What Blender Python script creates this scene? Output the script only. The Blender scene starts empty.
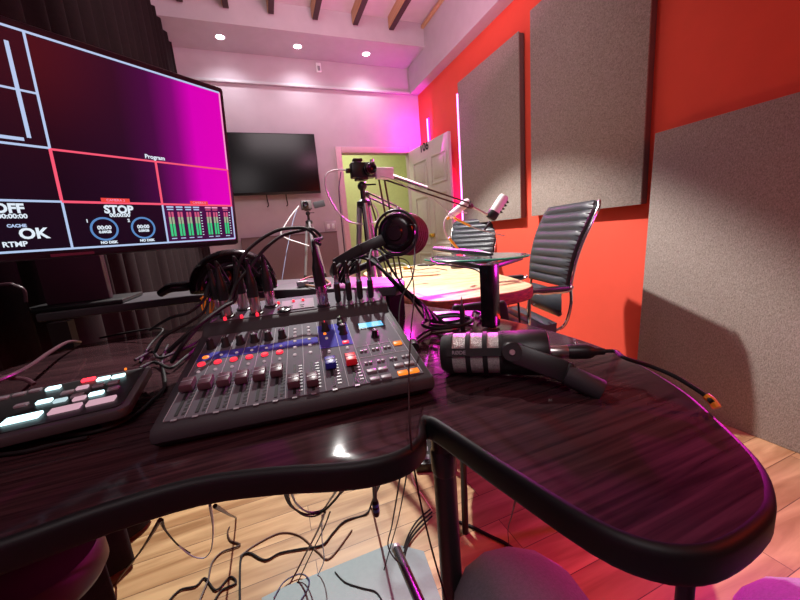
import bpy, bmesh, math, random
from mathutils import Vector, Matrix
random.seed(7)
C = bpy.context.scene.collection
PI = math.pi
V = Vector
# ------------------------------------------------------------------ camera
CAM = V((0, 0, 1.02)); F = 341.0
R3 = Matrix(((0.93058817, 0.1415682, -0.33758571),
             (-0.35714291, 0.14871602, -0.92213474),
             (-0.08034055, 0.97869402, 0.18895344)))
cd = bpy.data.cameras.new('camera'); cam = bpy.data.objects.new('camera', cd); C.objects.link(cam)
cam.matrix_world = Matrix.Translation(CAM) @ R3.to_4x4()
cd.sensor_fit = 'HORIZONTAL'; cd.sensor_width = 36; cd.lens = F/800*36; cd.clip_start = .01; cd.clip_end = 60
bpy.context.scene.camera = cam
sc = bpy.context.scene
sc.view_settings.view_transform = 'Standard'; sc.view_settings.look = 'None'

def ray(px, py): return R3 @ V((px-400, -(py-300), -F))
def pt(px, py, x=None, y=None, z=None):      # where the line of sight meets the plane X=x, Y=y or Z=z
    d = ray(px, py)
    if x is not None: t = (x-CAM.x)/d.x
    elif y is not None: t = (y-CAM.y)/d.y
    else: t = (z-CAM.z)/d.z
    return CAM + d*t

# ------------------------------------------------------------------ materials
MATS = {}
def nt(name):
    m = bpy.data.materials.new(name); m.use_nodes = True
    n = m.node_tree.nodes; l = m.node_tree.links; b = n['Principled BSDF']
    return m, n, l, b
def mat(name, col, rough=.5, metal=0, emit=None, es=0, var=.08, scale=30, bump=0, bscale=None, spec=.5, coat=0, trans=0, alpha=1):
    if name in MATS: return MATS[name]
    m, n, l, b = nt(name)
    tc = n.new('ShaderNodeTexCoord'); nz = n.new('ShaderNodeTexNoise'); nz.inputs['Scale'].default_value = scale
    l.new(tc.outputs['Object'], nz.inputs['Vector'])
    mx = n.new('ShaderNodeMix'); mx.data_type = 'RGBA'
    mx.inputs['A'].default_value = tuple(c*(1-var) for c in col)+(1,)
    mx.inputs['B'].default_value = tuple(min(1, c*(1+var)) for c in col)+(1,)
    l.new(nz.outputs['Fac'], mx.inputs['Factor']); l.new(mx.outputs['Result'], b.inputs['Base Color'])
    b.inputs['Roughness'].default_value = rough; b.inputs['Metallic'].default_value = metal
    b.inputs['Specular IOR Level'].default_value = spec; b.inputs['Coat Weight'].default_value = coat
    b.inputs['Transmission Weight'].default_value = trans
    if emit: b.inputs['Emission Color'].default_value = tuple(emit)+(1,); b.inputs['Emission Strength'].default_value = es
    if bump:
        nb = n.new('ShaderNodeTexNoise'); nb.inputs['Scale'].default_value = bscale or scale*4
        l.new(tc.outputs['Object'], nb.inputs['Vector'])
        bp = n.new('ShaderNodeBump'); bp.inputs['Strength'].default_value = bump; bp.inputs['Distance'].default_value = .002
        l.new(nb.outputs['Fac'], bp.inputs['Height']); l.new(bp.outputs['Normal'], b.inputs['Normal'])
    MATS[name] = m; return m

def wood(name, c1, c2, stretch=(1, 14, 14), scale=3, rough=.4, planks=None, spec=.5, gap=(.08, .04, .02), bmp=.15):
    m, n, l, b = nt(name)
    tc = n.new('ShaderNodeTexCoord'); mp = n.new('ShaderNodeMapping'); mp.inputs['Scale'].default_value = stretch
    l.new(tc.outputs['Object'], mp.inputs['Vector'])
    nz = n.new('ShaderNodeTexNoise'); nz.inputs['Scale'].default_value = scale; nz.inputs['Detail'].default_value = 8
    nz.inputs['Distortion'].default_value = .6
    vec = mp.outputs['Vector']
    if planks:
        br = n.new('ShaderNodeTexBrick'); br.inputs['Scale'].default_value = 1
        br.inputs['Brick Width'].default_value = planks[0]; br.inputs['Row Height'].default_value = planks[1]
        br.inputs['Mortar Size'].default_value = .0012; br.inputs['Bias'].default_value = 0
        br.inputs['Color1'].default_value = (0, 0, 0, 1); br.inputs['Color2'].default_value = (1, 1, 1, 1)
        br.inputs['Mortar'].default_value = (.5, .5, .5, 1)
        l.new(tc.outputs['Object'], br.inputs['Vector'])
        ad = n.new('ShaderNodeVectorMath'); ad.operation = 'MULTIPLY_ADD'
        l.new(br.outputs['Color'], ad.inputs[0]); ad.inputs[1].default_value = (7, 13, 5); l.new(vec, ad.inputs[2])
        vec = ad.outputs[0]
    l.new(vec, nz.inputs['Vector'])
    cr = n.new('ShaderNodeValToRGB'); cr.color_ramp.elements[0].position = .32; cr.color_ramp.elements[1].position = .68
    cr.color_ramp.elements[0].color = c1+(1,); cr.color_ramp.elements[1].color = c2+(1,)
    l.new(nz.outputs['Fac'], cr.inputs['Fac']); out = cr.outputs['Color']
    if planks:
        mu = n.new('ShaderNodeMix'); mu.data_type = 'RGBA'; mu.blend_type = 'MULTIPLY'; mu.inputs['Factor'].default_value = .3
        l.new(out, mu.inputs['A']); l.new(br.outputs['Color'], mu.inputs['B'])
        mg = n.new('ShaderNodeMix'); mg.data_type = 'RGBA'; mg.inputs['B'].default_value = gap+(1,)
        l.new(mu.outputs['Result'], mg.inputs['A']); l.new(br.outputs['Fac'], mg.inputs['Factor']); out = mg.outputs['Result']
    l.new(out, b.inputs['Base Color']); b.inputs['Roughness'].default_value = rough
    b.inputs['Specular IOR Level'].default_value = spec
    bp = n.new('ShaderNodeBump'); bp.inputs['Strength'].default_value = bmp; bp.inputs['Distance'].default_value = .002
    l.new(nz.outputs['Fac'], bp.inputs['Height']); l.new(bp.outputs['Normal'], b.inputs['Normal'])
    MATS[name] = m; return m

def fabric(name, col, col2, scale=220):
    m, n, l, b = nt(name)
    tc = n.new('ShaderNodeTexCoord'); outs = []
    for st in ((1, 1, .35), (1, .35, 1)):
        mp = n.new('ShaderNodeMapping'); mp.inputs['Scale'].default_value = st
        l.new(tc.outputs['Object'], mp.inputs['Vector'])
        nz = n.new('ShaderNodeTexNoise'); nz.inputs['Scale'].default_value = scale; nz.inputs['Detail'].default_value = 3
        l.new(mp.outputs['Vector'], nz.inputs['Vector']); outs.append(nz.outputs['Fac'])
    ad = n.new('ShaderNodeMath'); ad.operation = 'ADD'; l.new(outs[0], ad.inputs[0]); l.new(outs[1], ad.inputs[1])
    mr = n.new('ShaderNodeMapRange'); mr.inputs['From Min'].default_value = .7; mr.inputs['From Max'].default_value = 1.3
    l.new(ad.outputs[0], mr.inputs['Value'])
    mx = n.new('ShaderNodeMix'); mx.data_type = 'RGBA'; mx.inputs['A'].default_value = col+(1,); mx.inputs['B'].default_value = col2+(1,)
    l.new(mr.outputs['Result'], mx.inputs['Factor']); l.new(mx.outputs['Result'], b.inputs['Base Color'])
    b.inputs['Roughness'].default_value = .95; b.inputs['Specular IOR Level'].default_value = .1
    bp = n.new('ShaderNodeBump'); bp.inputs['Strength'].default_value = .5; bp.inputs['Distance'].default_value = .002
    l.new(ad.outputs[0], bp.inputs['Height']); l.new(bp.outputs['Normal'], b.inputs['Normal'])
    MATS[name] = m; return m

BLK = mat('black_plastic', (.012, .011, .012), .38)
BLKM = mat('matte_black', (.010, .009, .010), .7)
RUB = mat('black_rubber_cable', (.010, .008, .009), .65, spec=.25)
GLOSS = mat('glossy_black', (.008, .007, .009), .2)
DGREY = mat('dark_grey_plastic', (.036, .032, .037), .6, bump=.15, scale=200, spec=.3)
PANEL = mat('mixer_face_grey', (.115, .110, .130), .75, bump=.1, scale=300, spec=.15)
PANEL2 = mat('mixer_strip_grey', (.10, .10, .115), .7, spec=.15)
CHROME = mat('chrome', (.75, .75, .78), .15, 1)
STEEL = mat('brushed_nickel', (.62, .58, .55), .3, 1)
SILV = mat('silver_grey', (.45, .45, .48), .35, .6)
WHITE = mat('white_plastic', (.75, .75, .76), .4)
WLINE = mat('white_print', (.38, .36, .40), .7, spec=.15)
LEATH = mat('black_leather', (.035, .040, .048), .36, bump=.25, scale=120, var=.2)
FOAM = mat('black_foam', (.012, .011, .012), .95, bump=.6, scale=90)
BRASS = mat('brass', (.75, .52, .15), .25, 1)
YEL = mat('yellow_plastic', (.75, .48, .02), .45)
ORG = mat('orange_strap', (.8, .25, .01), .5)
WCAB = mat('white_cable', (.7, .7, .72), .4)
BLUCAB = mat('pale_blue_cable', (.28, .34, .5), .4)
BRCAB = mat('brown_cable', (.10, .045, .03), .45)
def glow(name, col, s): return mat(name, (.006, .006, .006), .35, emit=col, es=s, spec=.2)
NEON = glow('neon_wall_glow', (1, .01, .55), 2.6)
NEONC = glow('neon_core', (1, .24, .82), 4)
LAMP = glow('downlight_glow', (.93, .97, 1), 22)
KWHT = glow('key_lit_white', (.62, .95, 1), 2.6)
KWHT2 = glow('key_lit_soft', (.6, .8, .85), .9)
KPNK = glow('key_lit_pink', (.85, .5, .6), .75)
KRED = glow('key_lit_red', (1, .03, .05), 3.)
REDL = glow('red_led_button', (1, .03, .06), 1.3)
ORGL = glow('orange_led_button', (1, .22, .02), 1.3)
LCD = glow('lcd_cyan', (.12, .55, .85), 1.2)
TINY = glow('small_lit_button', (.8, .55, .62), .45)
BLUB = mat('blue_print_band', (.06, .06, .34), .8, spec=.1)
BLUF = mat('blue_fader_cap', (.02, .02, .30), .35)
REDF = mat('red_fader_cap', (.75, .02, .035), .35)
MAUF = mat('mauve_fader_cap', (.095, .045, .058), .32)
GTXT = mat('grey_key', (.26, .24, .27), .4)
KOFF = mat('unlit_key', (.25, .2, .23), .4)

# ------------------------------------------------------------------ mesh helpers
class MB:
    def __init__(s): s.bm = bmesh.new(); s.mats = []; s.mi = 0
    def m(s, mt):
        if mt not in s.mats: s.mats.append(mt)
        s.mi = s.mats.index(mt); return s
    def _f(s, vs):
        try: f = s.bm.faces.new(vs); f.material_index = s.mi; f.smooth = True; return f
        except ValueError: return None
    def box(s, c, d, M=None, bev=0):
        t = bmesh.new(); bmesh.ops.create_cube(t, size=1)
        bmesh.ops.scale(t, vec=d, verts=t.verts)
        if bev: bmesh.ops.bevel(t, geom=t.edges[:], offset=bev, segments=2, profile=.5, affect='EDGES')
        MM = Matrix.Translation(V(c)) @ (M.to_4x4() if M else Matrix())
        s._merge(t, MM); return s
    def _merge(s, t, MM):
        mp = {v: s.bm.verts.new(MM @ v.co) for v in t.verts}
        for f in t.faces:
            s._f([mp[v] for v in f.verts])
        t.free()
    def beam(s, a, b, w, h, up=(0, 0, 1), bev=0):
        a, b = V(a), V(b); d = (b-a); L = d.length; y = d/L; x = y.cross(V(up))
        if x.length < 1e-4: x = y.cross(V((0, 1, 0)))
        x.normalize(); z = x.cross(y)
        return s.box((a+b)/2, (w, L, h), Matrix((x, y, z)).transposed(), bev)
    def cyl(s, a, b, r, r2=None, seg=20, caps=True):
        return s.sweep([V(a), V(b)], [r, r if r2 is None else r2], seg, caps)
    def sweep(s, pts, rs, seg=12, caps=True, flat=1.0, upv=None):
        pts = [V(p) for p in pts]
        if not hasattr(rs, '__len__'): rs = [rs]*len(pts)
        n = len(pts); t0 = (pts[1]-pts[0]).normalized()
        if len(rs) != n:
            rr_ = []
            for i in range(n):
                f_ = i/(n-1)*(len(rs)-1); j_ = min(int(f_), len(rs)-2); rr_.append(rs[j_]+(rs[j_+1]-rs[j_])*(f_-j_))
            rs = rr_
        u = V(upv) if upv else (V((0, 0, 1)) if abs(t0.z) < .9 else V((0, 1, 0)))
        u = (u-t0*u.dot(t0)).normalized(); rings = []
        for i, p in enumerate(pts):
            t = (pts[min(i+1, n-1)]-pts[max(i-1, 0)])
            if t.length < 1e-9: t = t0
            t.normalize(); u = u-t*u.dot(t)
            if u.length < 1e-6: u = t.orthogonal()
            u.normalize(); w = t.cross(u)
            rings.append([s.bm.verts.new(p+(u*math.cos(2*PI*k/seg)*flat+w*math.sin(2*PI*k/seg))*rs[i]) for k in range(seg)])
        for a, b in zip(rings, rings[1:]):
            for k in range(seg): s._f((a[k], a[(k+1) % seg], b[(k+1) % seg], b[k]))
        if caps:
            s._f(list(reversed(rings[0]))); s._f(rings[-1])
        return s
    def tube(s, pts, r, seg=8, res=6, caps=True):
        return s.sweep(smooth(pts, res), r, seg, caps)
    def lathe(s, prof, M=None, seg=28):
        M = M or Matrix(); rings = []
        for r, z in prof:
            if r < 1e-6: rings.append([s.bm.verts.new(M @ V((0, 0, z)))])
            else: rings.append([s.bm.verts.new(M @ V((r*math.cos(2*PI*k/seg), r*math.sin(2*PI*k/seg), z))) for k in range(seg)])
        for a, b in zip(rings, rings[1:]):
            for k in range(seg):
                k2 = (k+1) % seg
                if len(a) == 1 and len(b) == 1: continue
                if len(a) == 1: s._f((a[0], b[k2], b[k]))
                elif len(b) == 1: s._f((a[k], a[k2], b[0]))
                else: s._f((a[k], a[k2], b[k2], b[k]))
        return s
    def prism(s, poly, z0, z1, M=None, bev=0, bseg=3):
        M = M or Matrix(); t = bmesh.new()
        a = [t.verts.new((p[0], p[1], z0)) for p in poly]; b = [t.verts.new((p[0], p[1], z1)) for p in poly]
        n = len(poly); t.faces.new(list(reversed(a))); t.faces.new(b)
        for k in range(n): t.faces.new((a[k], a[(k+1) % n], b[(k+1) % n], b[k]))
        bmesh.ops.recalc_face_normals(t, faces=t.faces)
        if bev:
            es = [e for e in t.edges if abs(e.verts[0].co.z-e.verts[1].co.z) < 1e-7]
            bmesh.ops.bevel(t, geom=es, offset=bev, segments=bseg, profile=.5, affect='EDGES')
        s._merge(t, M); return s
    def torus(s, M, R, r, a0=0, a1=2*PI, n=32, seg=12, ry=None):
        full = abs(a1-a0-2*PI) < 1e-5; ry = ry or R
        pts = [M @ V((R*math.cos(a0+(a1-a0)*i/n), ry*math.sin(a0+(a1-a0)*i/n), 0)) for i in range(n+1)]
        return s.sweep(pts, r, seg, caps=not full)
    def ball(s, c, r, M=None):
        t = bmesh.new(); bmesh.ops.create_uvsphere(t, u_segments=20, v_segments=12, radius=1)
        rr = (r, r, r) if not hasattr(r, '__len__') else r
        bmesh.ops.scale(t, vec=rr, verts=t.verts)
        s._merge(t, Matrix.Translation(V(c)) @ (M.to_4x4() if M else Matrix())); return s
    def grid(s, fn, nu, nv):
        g = [[s.bm.verts.new(V(fn(i/nu, j/nv))) for j in range(nv+1)] for i in range(nu+1)]
        for i in range(nu):
            for j in range(nv): s._f((g[i][j], g[i+1][j], g[i+1][j+1], g[i][j+1]))
        return s
    def text(s, body, size, M, align='CENTER', bold=0):
        cu = bpy.data.curves.new('lettering_src', 'FONT'); cu.body = body; cu.size = size; cu.align_x = align; cu.align_y = 'CENTER'
        cu.offset = bold; cu.resolution_u = 3
        o = bpy.data.objects.new('lettering_src', cu); C.objects.link(o)
        dg = bpy.context.evaluated_depsgraph_get(); me = bpy.data.meshes.new_from_object(o.evaluated_get(dg))
        t = bmesh.new(); t.from_mesh(me); s._merge(t, M)
        bpy.data.objects.remove(o); bpy.data.curves.remove(cu); bpy.data.meshes.remove(me); return s
    def build(s, name, mt=None, parent=None, world=True, recalc=True, ang=40):
        if mt is not None and not s.mats: s.mats = [mt]
        if recalc: bmesh.ops.recalc_face_normals(s.bm, faces=s.bm.faces)
        if parent is not None and world: s.bm.transform(parent.matrix_basis.inverted())
        for e in s.bm.edges:
            if len(e.link_faces) == 2 and e.calc_face_angle(0) > math.radians(ang): e.smooth = False
        me = bpy.data.meshes.new(name); s.bm.to_mesh(me); s.bm.free()
        for q in s.mats: me.materials.append(q)
        o = bpy.data.objects.new(name, me); C.objects.link(o)
        if parent is not None: o.parent = parent
        return o

def smooth(pts, res=6):
    P = [V(p) for p in pts]
    if len(P) < 3: return P
    out = []
    for i in range(len(P)-1):
        p0, p1, p2, p3 = P[max(i-1, 0)], P[i], P[i+1], P[min(i+2, len(P)-1)]
        for k in range(res):
            t = k/res
            out.append(.5*((2*p1)+(p2-p0)*t+(2*p0-5*p1+4*p2-p3)*t*t+(3*p1-p0-3*p2+p3)*t**3))
    out.append(P[-1]); return out
def smooth_loop(pts, res=5):
    P = [V(p) for p in pts]; n = len(P); out = []
    for i in range(n):
        p0, p1, p2, p3 = P[i-1], P[i], P[(i+1) % n], P[(i+2) % n]
        for k in range(res):
            t = k/res
            out.append(.5*((2*p1)+(p2-p0)*t+(2*p0-5*p1+4*p2-p3)*t*t+(3*p1-p0-3*p2+p3)*t**3))
    return out

def thing(name, label, cat, M=(0, 0, 0), group=None):
    o = bpy.data.objects.new(name, None); C.objects.link(o); o.empty_display_size = .05
    o.matrix_basis = M if isinstance(M, Matrix) else Matrix.Translation(V(M))
    o['label'] = label; o['category'] = cat
    if group: o['group'] = group
    return o
def tag(o, label, cat, group=None, kind=None):
    o['label'] = label; o['category'] = cat
    if group: o['group'] = group
    if kind: o['kind'] = kind
    return o
def struct(o, label=None):
    o['kind'] = 'structure'
    if label: o['label'] = label; o['category'] = 'structure'
    return o
def frame(o, x, y, z=None):
    x = V(x).normalized(); y = V(y); z = x.cross(y).normalized() if z is None else V(z).normalized(); y = z.cross(x)
    M = Matrix((x, y, z)).transposed().to_4x4(); M.translation = V(o); return M
def aim(o, d, up=(0, 0, 1)):       # local z along d
    z = V(d).normalized(); x = V(up).cross(z)
    if x.length < 1e-4: x = V((1, 0, 0))
    x.normalize(); return frame(o, x, z.cross(x), z)

# ------------------------------------------------------------------ room
XL, XR, YB, ZC = -.68, 2.06, 4.34, 3.27
FLOOR = wood('honey_plank_floor', (.27, .14, .055), (.60, .40, .20), (1, 9, 9), 2.2, .38, planks=(1.25, .125))
PINKW = mat('pale_lilac_wall_paint', (.50, .41, .45), .8, bump=.1, scale=8)
WCEIL = mat('white_ceiling_paint', (.62, .56, .60), .85, bump=.15, scale=10)
BEAMW = mat('grey_white_paint', (.50, .47, .50), .75, bump=.1, scale=10)
REDW = mat('red_orange_wall_paint', (.78, .080, .042), .75, bump=.12, scale=10, var=.05)
GREENW = mat('pale_green_hall_paint', (.60, .66, .36), .85)
DOORW = mat('cream_door_paint', (.52, .50, .43), .5)
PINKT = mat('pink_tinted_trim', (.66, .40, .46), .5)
TAN = wood('tan_rafter_wood', (.50, .30, .14), (.62, .42, .22), (14, 1, 14), 3, .6)
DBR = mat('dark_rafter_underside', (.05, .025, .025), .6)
struct(MB().box(((XL+XR)/2, 1.6, -.02), (XR-XL+1.4, 8.4, .04)).build('floor', FLOOR))
struct(MB().box((XL-.05, 1.4, 1.7), (.1, 6.2, 3.4)).build('wall_left', PINKW))
struct(MB().box((XR+.05, 1.4, 1.7), (.1, 6.2, 3.4)).build('wall_right', REDW))
DX0, DX1, DZ = .985, 1.87, 2.04
w = MB()
w.box(((XL+DX0)/2, YB+.05, 1.7), (DX0-XL, .1, 3.4)).box(((DX1+XR)/2, YB+.05, 1.7), (XR-DX1, .1, 3.4))
w.box(((DX0+DX1)/2, YB+.05, (DZ+3.4)/2), (DX1-DX0, .1, 3.4-DZ))
struct(w.build('wall_back', PINKW))
struct(MB().box(((XL+XR)/2, 1.4, ZC+.05), (XR-XL, 6.2, .1)).build('ceiling', WCEIL))
# dropped soffit holding the downlights
s = MB().box(((XL+XR)/2, (3.83+YB)/2, (3.04+ZC)/2), (XR-XL, YB-3.83, ZC-3.04)); struct(s.build('ceiling_soffit', BEAMW))
struct(MB().box((2.0, 1.4, (2.74+ZC)/2), (.12, 5.86, ZC-2.74)).build('ceiling_beam', BEAMW))
t1 = MB().box(((XL+1.94)/2, YB-.016, 2.752), (1.94-XL, .032, .03), bev=.006); struct(t1.build('trim_1', BEAMW))
struct(MB().box((1.925, 1.4, 3.235), (.03, 4.86, .03)).build('trim_2', TAN))
for i, x in enumerate((-.42, -.056, .33, .739, 1.145, 1.538)):
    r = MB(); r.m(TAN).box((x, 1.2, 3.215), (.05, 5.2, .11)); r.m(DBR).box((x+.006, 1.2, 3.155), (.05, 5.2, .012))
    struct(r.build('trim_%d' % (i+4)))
# doorway: casing, hallway
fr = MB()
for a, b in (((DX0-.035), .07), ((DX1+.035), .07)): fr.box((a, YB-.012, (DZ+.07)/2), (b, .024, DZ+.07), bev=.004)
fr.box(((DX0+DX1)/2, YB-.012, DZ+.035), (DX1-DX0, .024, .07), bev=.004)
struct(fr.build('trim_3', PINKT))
h = MB(); h.box((1.4, 5.75, 1.35), (2.6, .08, 2.7)); h.box((.55, 5.05, 1.35), (.08, 1.3, 2.7)); h.box((2.5, 5.05, 1.35), (.08, 1.3, 2.7)); h.box((1.4, 5.1, 2.66), (2.6, 1.35, .06))
struct(h.build('wall_hallway', GREENW))
# open door leaf, six panels
hinge = V((1.872, 4.30, .01)); free = V((1.962, 3.42, .01)); dv = (free-hinge); DW = dv.length; dvn = dv.normalized()
nrm = V((0, 0, 1)).cross(dvn)
if nrm.x > 0: nrm = -nrm
DM = frame(hinge, dvn, V((0, 0, 1)), dvn.cross(V((0, 0, 1))))
if (DM.to_3x3() @ V((0, 0, 1))).x > 0: face = -1
else: face = 1
door = thing('door_1', 'open cream six-panel door with black number 106 on its top rail', 'door', DM); door['kind'] = 'structure'
d = MB(); d.box((DW/2, 1.02, 0), (DW, 2.04, .036), bev=.003)
for cx in (.27, .68):
    for z0, z1 in ((1.56, 1.86), (.86, 1.44), (.2, .74)):
        zc, hh = (z0+z1)/2, z1-z0; ww = .30
        for (bx, by, bw, bh) in ((cx, z0, ww, .022), (cx, z1, ww, .022), (cx-ww/2, zc, .022, hh), (cx+ww/2, zc, .022, hh)):
            d.box((bx, by, face*.02), (bw, bh, .012), bev=.004)
        d.box((cx, zc, face*.02), (ww-.09, hh-.09, .010), bev=.004)
d.build('leaf', DOORW, door, world=False)
def on_plane(px, py, M):
    Mi = M.inverted(); o = Mi @ CAM; r = Mi.to_3x3() @ ray(px, py); t = -o.z/r.z; return o+r*t
tp = on_plane(425.5, 147.2, DM)
flip = Matrix.Identity(4) if face == 1 else Matrix.Rotation(PI, 4, 'Y')
tm = Matrix.Translation(V((tp.x, tp.y, face*.0215))) @ flip
d = MB(); d.text('106', .135, tm, bold=.004); d.build('number_lettering', BLKM, door, world=False, recalc=False)
kp = on_plane(434.5, 235, DM)
d = MB(); d.box((kp.x, kp.y, face*.03), (.11, .045, .02), bev=.004); d.cyl((kp.x, kp.y, face*.02), (kp.x, kp.y, face*.07), .012)
d.build('door_latch', BRASS, door, world=False)

# ------------------------------------------------------------------ curtain
CX = -.60
e1 = pt(171, 49, x=CX); e0 = pt(143, 0, x=CX)
CURT = mat('black_curtain_cloth', (.016, .010, .011), .95, bump=.3, scale=60, var=.3, spec=.1)
cy0, cy1, cz = .25, e1.y, e1.z
def cf(u, v):
    y = cy0+(cy1-cy0)*u; A = .028*(1+.3*math.sin(u*9))
    return (CX+A*math.sin(u*2*PI*24+.7*math.sin(u*31)+v*.5), y+.01*math.sin(u*190+v*2), .02+(cz-.02)*v)
cu = MB().grid(cf, 560, 6)
cur = thing('curtain', 'long black pleated curtain hanging along the left wall behind the big monitor', 'curtain', (CX, 2.2, 0))
cu.build('curtain_cloth', CURT, cur, recalc=False, ang=180)
MB().cyl((CX-.01, cy0, cz+.02), (CX-.01, cy1, cz+.02), .012).build('curtain_rail', BLK, cur)

# ------------------------------------------------------------------ wall fittings
# downlights
for i, (px, py, lb) in enumerate(((220, 37, 'round white downlight in the soffit, leftmost of the three, nearest the curtain'),
                              (297.5, 46.5, 'round white downlight in the soffit, middle of the three'),
                              (366, 54, 'round white downlight in the soffit, rightmost, above the doorway'))):
    p = pt(px, py, z=3.04)
    t = thing('downlight', lb, 'light', p, 'downlights in the soffit')
    MB().lathe([(.036, 0), (.050, -.004), (.054, -.001), (.054, .0)], Matrix()).build('trim_ring', WHITE, t, world=False)
    MB().lathe([(0, -.003), (.037, -.002)], Matrix()).build('lens', LAMP, t, world=False)
    ld = bpy.data.lights.new('downlight_lamp', 'SPOT'); ld.energy = 18; ld.color = (.93, .95, 1); ld.spot_size = 2.5; ld.spot_blend = 1; ld.shadow_soft_size = .04
    lo = bpy.data.objects.new('downlight_lamp', ld); C.objects.link(lo); lo.location = p-V((0, 0, .02))
# neon strips
for px, py, z0, lb in ((457, 93, .55, 'tall vertical magenta neon strip on the red wall beside the acoustic panel'),
                       (427, 118, .9, 'vertical magenta neon strip on the red wall rising behind the open door')):
    top = pt(px, py, x=XR-.02); y = top.y
    t = thing('neon_strip', lb, 'light strip', (XR-.02, y, z0), 'magenta neon strips on the red wall')
    MB().box((XR-.007, y, (z0+top.z)/2), (.014, .045, top.z-z0), bev=.003).build('wall_glow_channel', NEON, t)  # emissive channel made wide to stand for the magenta glow on the wall
    MB().cyl((XR-.019, y, z0+.01), (XR-.019, y, top.z-.01), .009, seg=10).build('glowing_tube', NEONC, t)
# acoustic panels
FAB = fabric('grey_woven_fabric', (.21, .175, .15), (.39, .34, .305), 260)
FABE = mat('panel_edge_cloth', (.16, .085, .085), .9, bump=.3)
def apanel(y0, y1, z0, z1, lb, th=.06):
    t = thing('acoustic_panel', lb, 'wall panel', (XR-th/2, (y0+y1)/2, z0), 'grey fabric acoustic panels')
    MB().box((XR-th/2-.004, (y0+y1)/2, (z0+z1)/2), (th-.006, y1-y0-.006, z1-z0-.006), bev=.008).build('panel_core', FABE, t)
    MB().box((XR-th-.001, (y0+y1)/2, (z0+z1)/2), (.012, y1-y0, z1-z0), bev=.004).build('fabric_face', FAB, t)
a = pt(458, 86, x=XR-.06); b = pt(519, 31, x=XR-.06); c = pt(519, 218.5, x=XR-.06)
apanel(b.y, a.y, c.z, b.z, 'grey fabric acoustic panel beside the neon strip, the narrower-looking farther one')
a = pt(530.5, 15.3, x=XR-.06); b = pt(641.5, 204.4, x=XR-.06)
apanel(b.y, a.y, b.z, 2.52, 'large grey fabric acoustic panel mounted high on the red wall above the ribbed chair')
# leaning panel on the floor
t0 = pt(657.5, 131.5, x=1.95); b0 = pt(645, 330, x=1.93)
LY1 = 1.30; LY0 = -.55
Lb, Lt = 1.925, 1.955
up = V((Lt-Lb+.02, 0, 1.425)).normalized()
LM = frame((Lb, LY1, 0.0), V((0, -1, 0)), up)   # x toward camera, y up
t = thing('acoustic_panel', 'large grey fabric acoustic panel standing on the floor against the red wall', 'wall panel', LM, 'grey fabric acoustic panels')
zz = -1 if (LM.to_3x3() @ V((0, 0, 1))).x < 0 else 1
MB().box(((LY1-LY0)/2, .715, zz*.03), (LY1-LY0-.006, 1.42, .045), bev=.006).build('panel_core', FABE, t, world=False)
MB().box(((LY1-LY0)/2, .715, 0), (LY1-LY0, 1.43, .014), bev=.004).build('fabric_face', FAB, t, world=False)
# brown gobo panel at back wall
t = thing('baffle_board', 'low brown fabric board standing against the back wall under the wall television', 'board', (.27, YB-.04, 0))
BRN = mat('brown_felt', (.20, .125, .13), .95, bump=.3, scale=60)
MB().box((.27, YB-.035, .555), (1.09, .05, 1.11), bev=.008).build('felt_face', BRN, t)
MB().box((.27, YB-.035, 1.113), (1.09, .054, .012)).build('top_strip', mat('brown_strip', (.14, .08, .085), .6), t)
# outlet, sensor
for (x0, y0, x1, y1, nm, lb, ct) in ((324, 221.5, 337, 231, 'wall_outlet', 'white double wall outlet on the back wall left of the doorway', 'outlet'),
                                     (315.5, 63, 321.5, 73, 'motion_sensor', 'small white sensor box high on the back wall under the soffit', 'sensor')):
    a, b = pt(x0, y0, y=YB), pt(x1, y1, y=YB); c = (a+b)/2
    t = thing(nm, lb, ct, (c.x, YB, c.z))
    MB().box((c.x, YB-.008, c.z), (abs(b.x-a.x), .016, abs(a.z-b.z)), bev=.004).build('cover_plate', PINKW if nm == 'wall_outlet' else WHITE, t)
    if nm == 'wall_outlet':
        for s_ in (-1, 1): MB().box((c.x+s_*.03, YB-.018, c.z), (.032, .006, .06), bev=.002).build('socket', WHITE, t)
    else: MB().box((c.x, YB-.018, c.z-.01), (.03, .006, .05), bev=.002).build('sensor_window', GTXT, t)

# wall television
a, b, c, e = pt(228, 133, y=4.24), pt(314.5, 134, y=4.24), pt(320, 193, y=4.27), pt(232, 196.5, y=4.27)
xl, xr, zt, zb = (a.x+e.x)/2-.02, (b.x+c.x)/2, (a.z+b.z)/2, (c.z+e.z)/2
cx, W_, H_ = (xl+xr)/2, xr-xl, zt-zb
TM = frame((cx, 4.255, zb), V((1, 0, 0)), V((0, -.03, 1)).normalized())
tv = thing('television', 'black flat television mounted on the back wall left of the doorway', 'television', TM)
zz = 1 if (TM.to_3x3() @ V((0, 0, 1))).y < 0 else -1
MB().box((0, H_/2, 0), (W_, H_, .04), bev=.006).build('housing', BLK, tv, world=False)
MB().box((0, H_/2+.008, zz*.021), (W_-.02, H_-.035, .004)).build('screen', mat('tv_glass', (.003, .003, .004), .2, spec=.25), tv, world=False)
MB().box((0, H_/2, -zz*.045), (.3, .3, .06)).build('wall_bracket', BLKM, tv, world=False)
for dx in (-.13, .08):
    MB().tube([(dx, .01, -zz*.02), (dx, -.05, -zz*.02), (dx+.005, -.11, -zz*.015), (dx-.01, -.13, -zz*.0)], .006).build('dangling_strap', RUB, tv, world=False)

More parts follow.
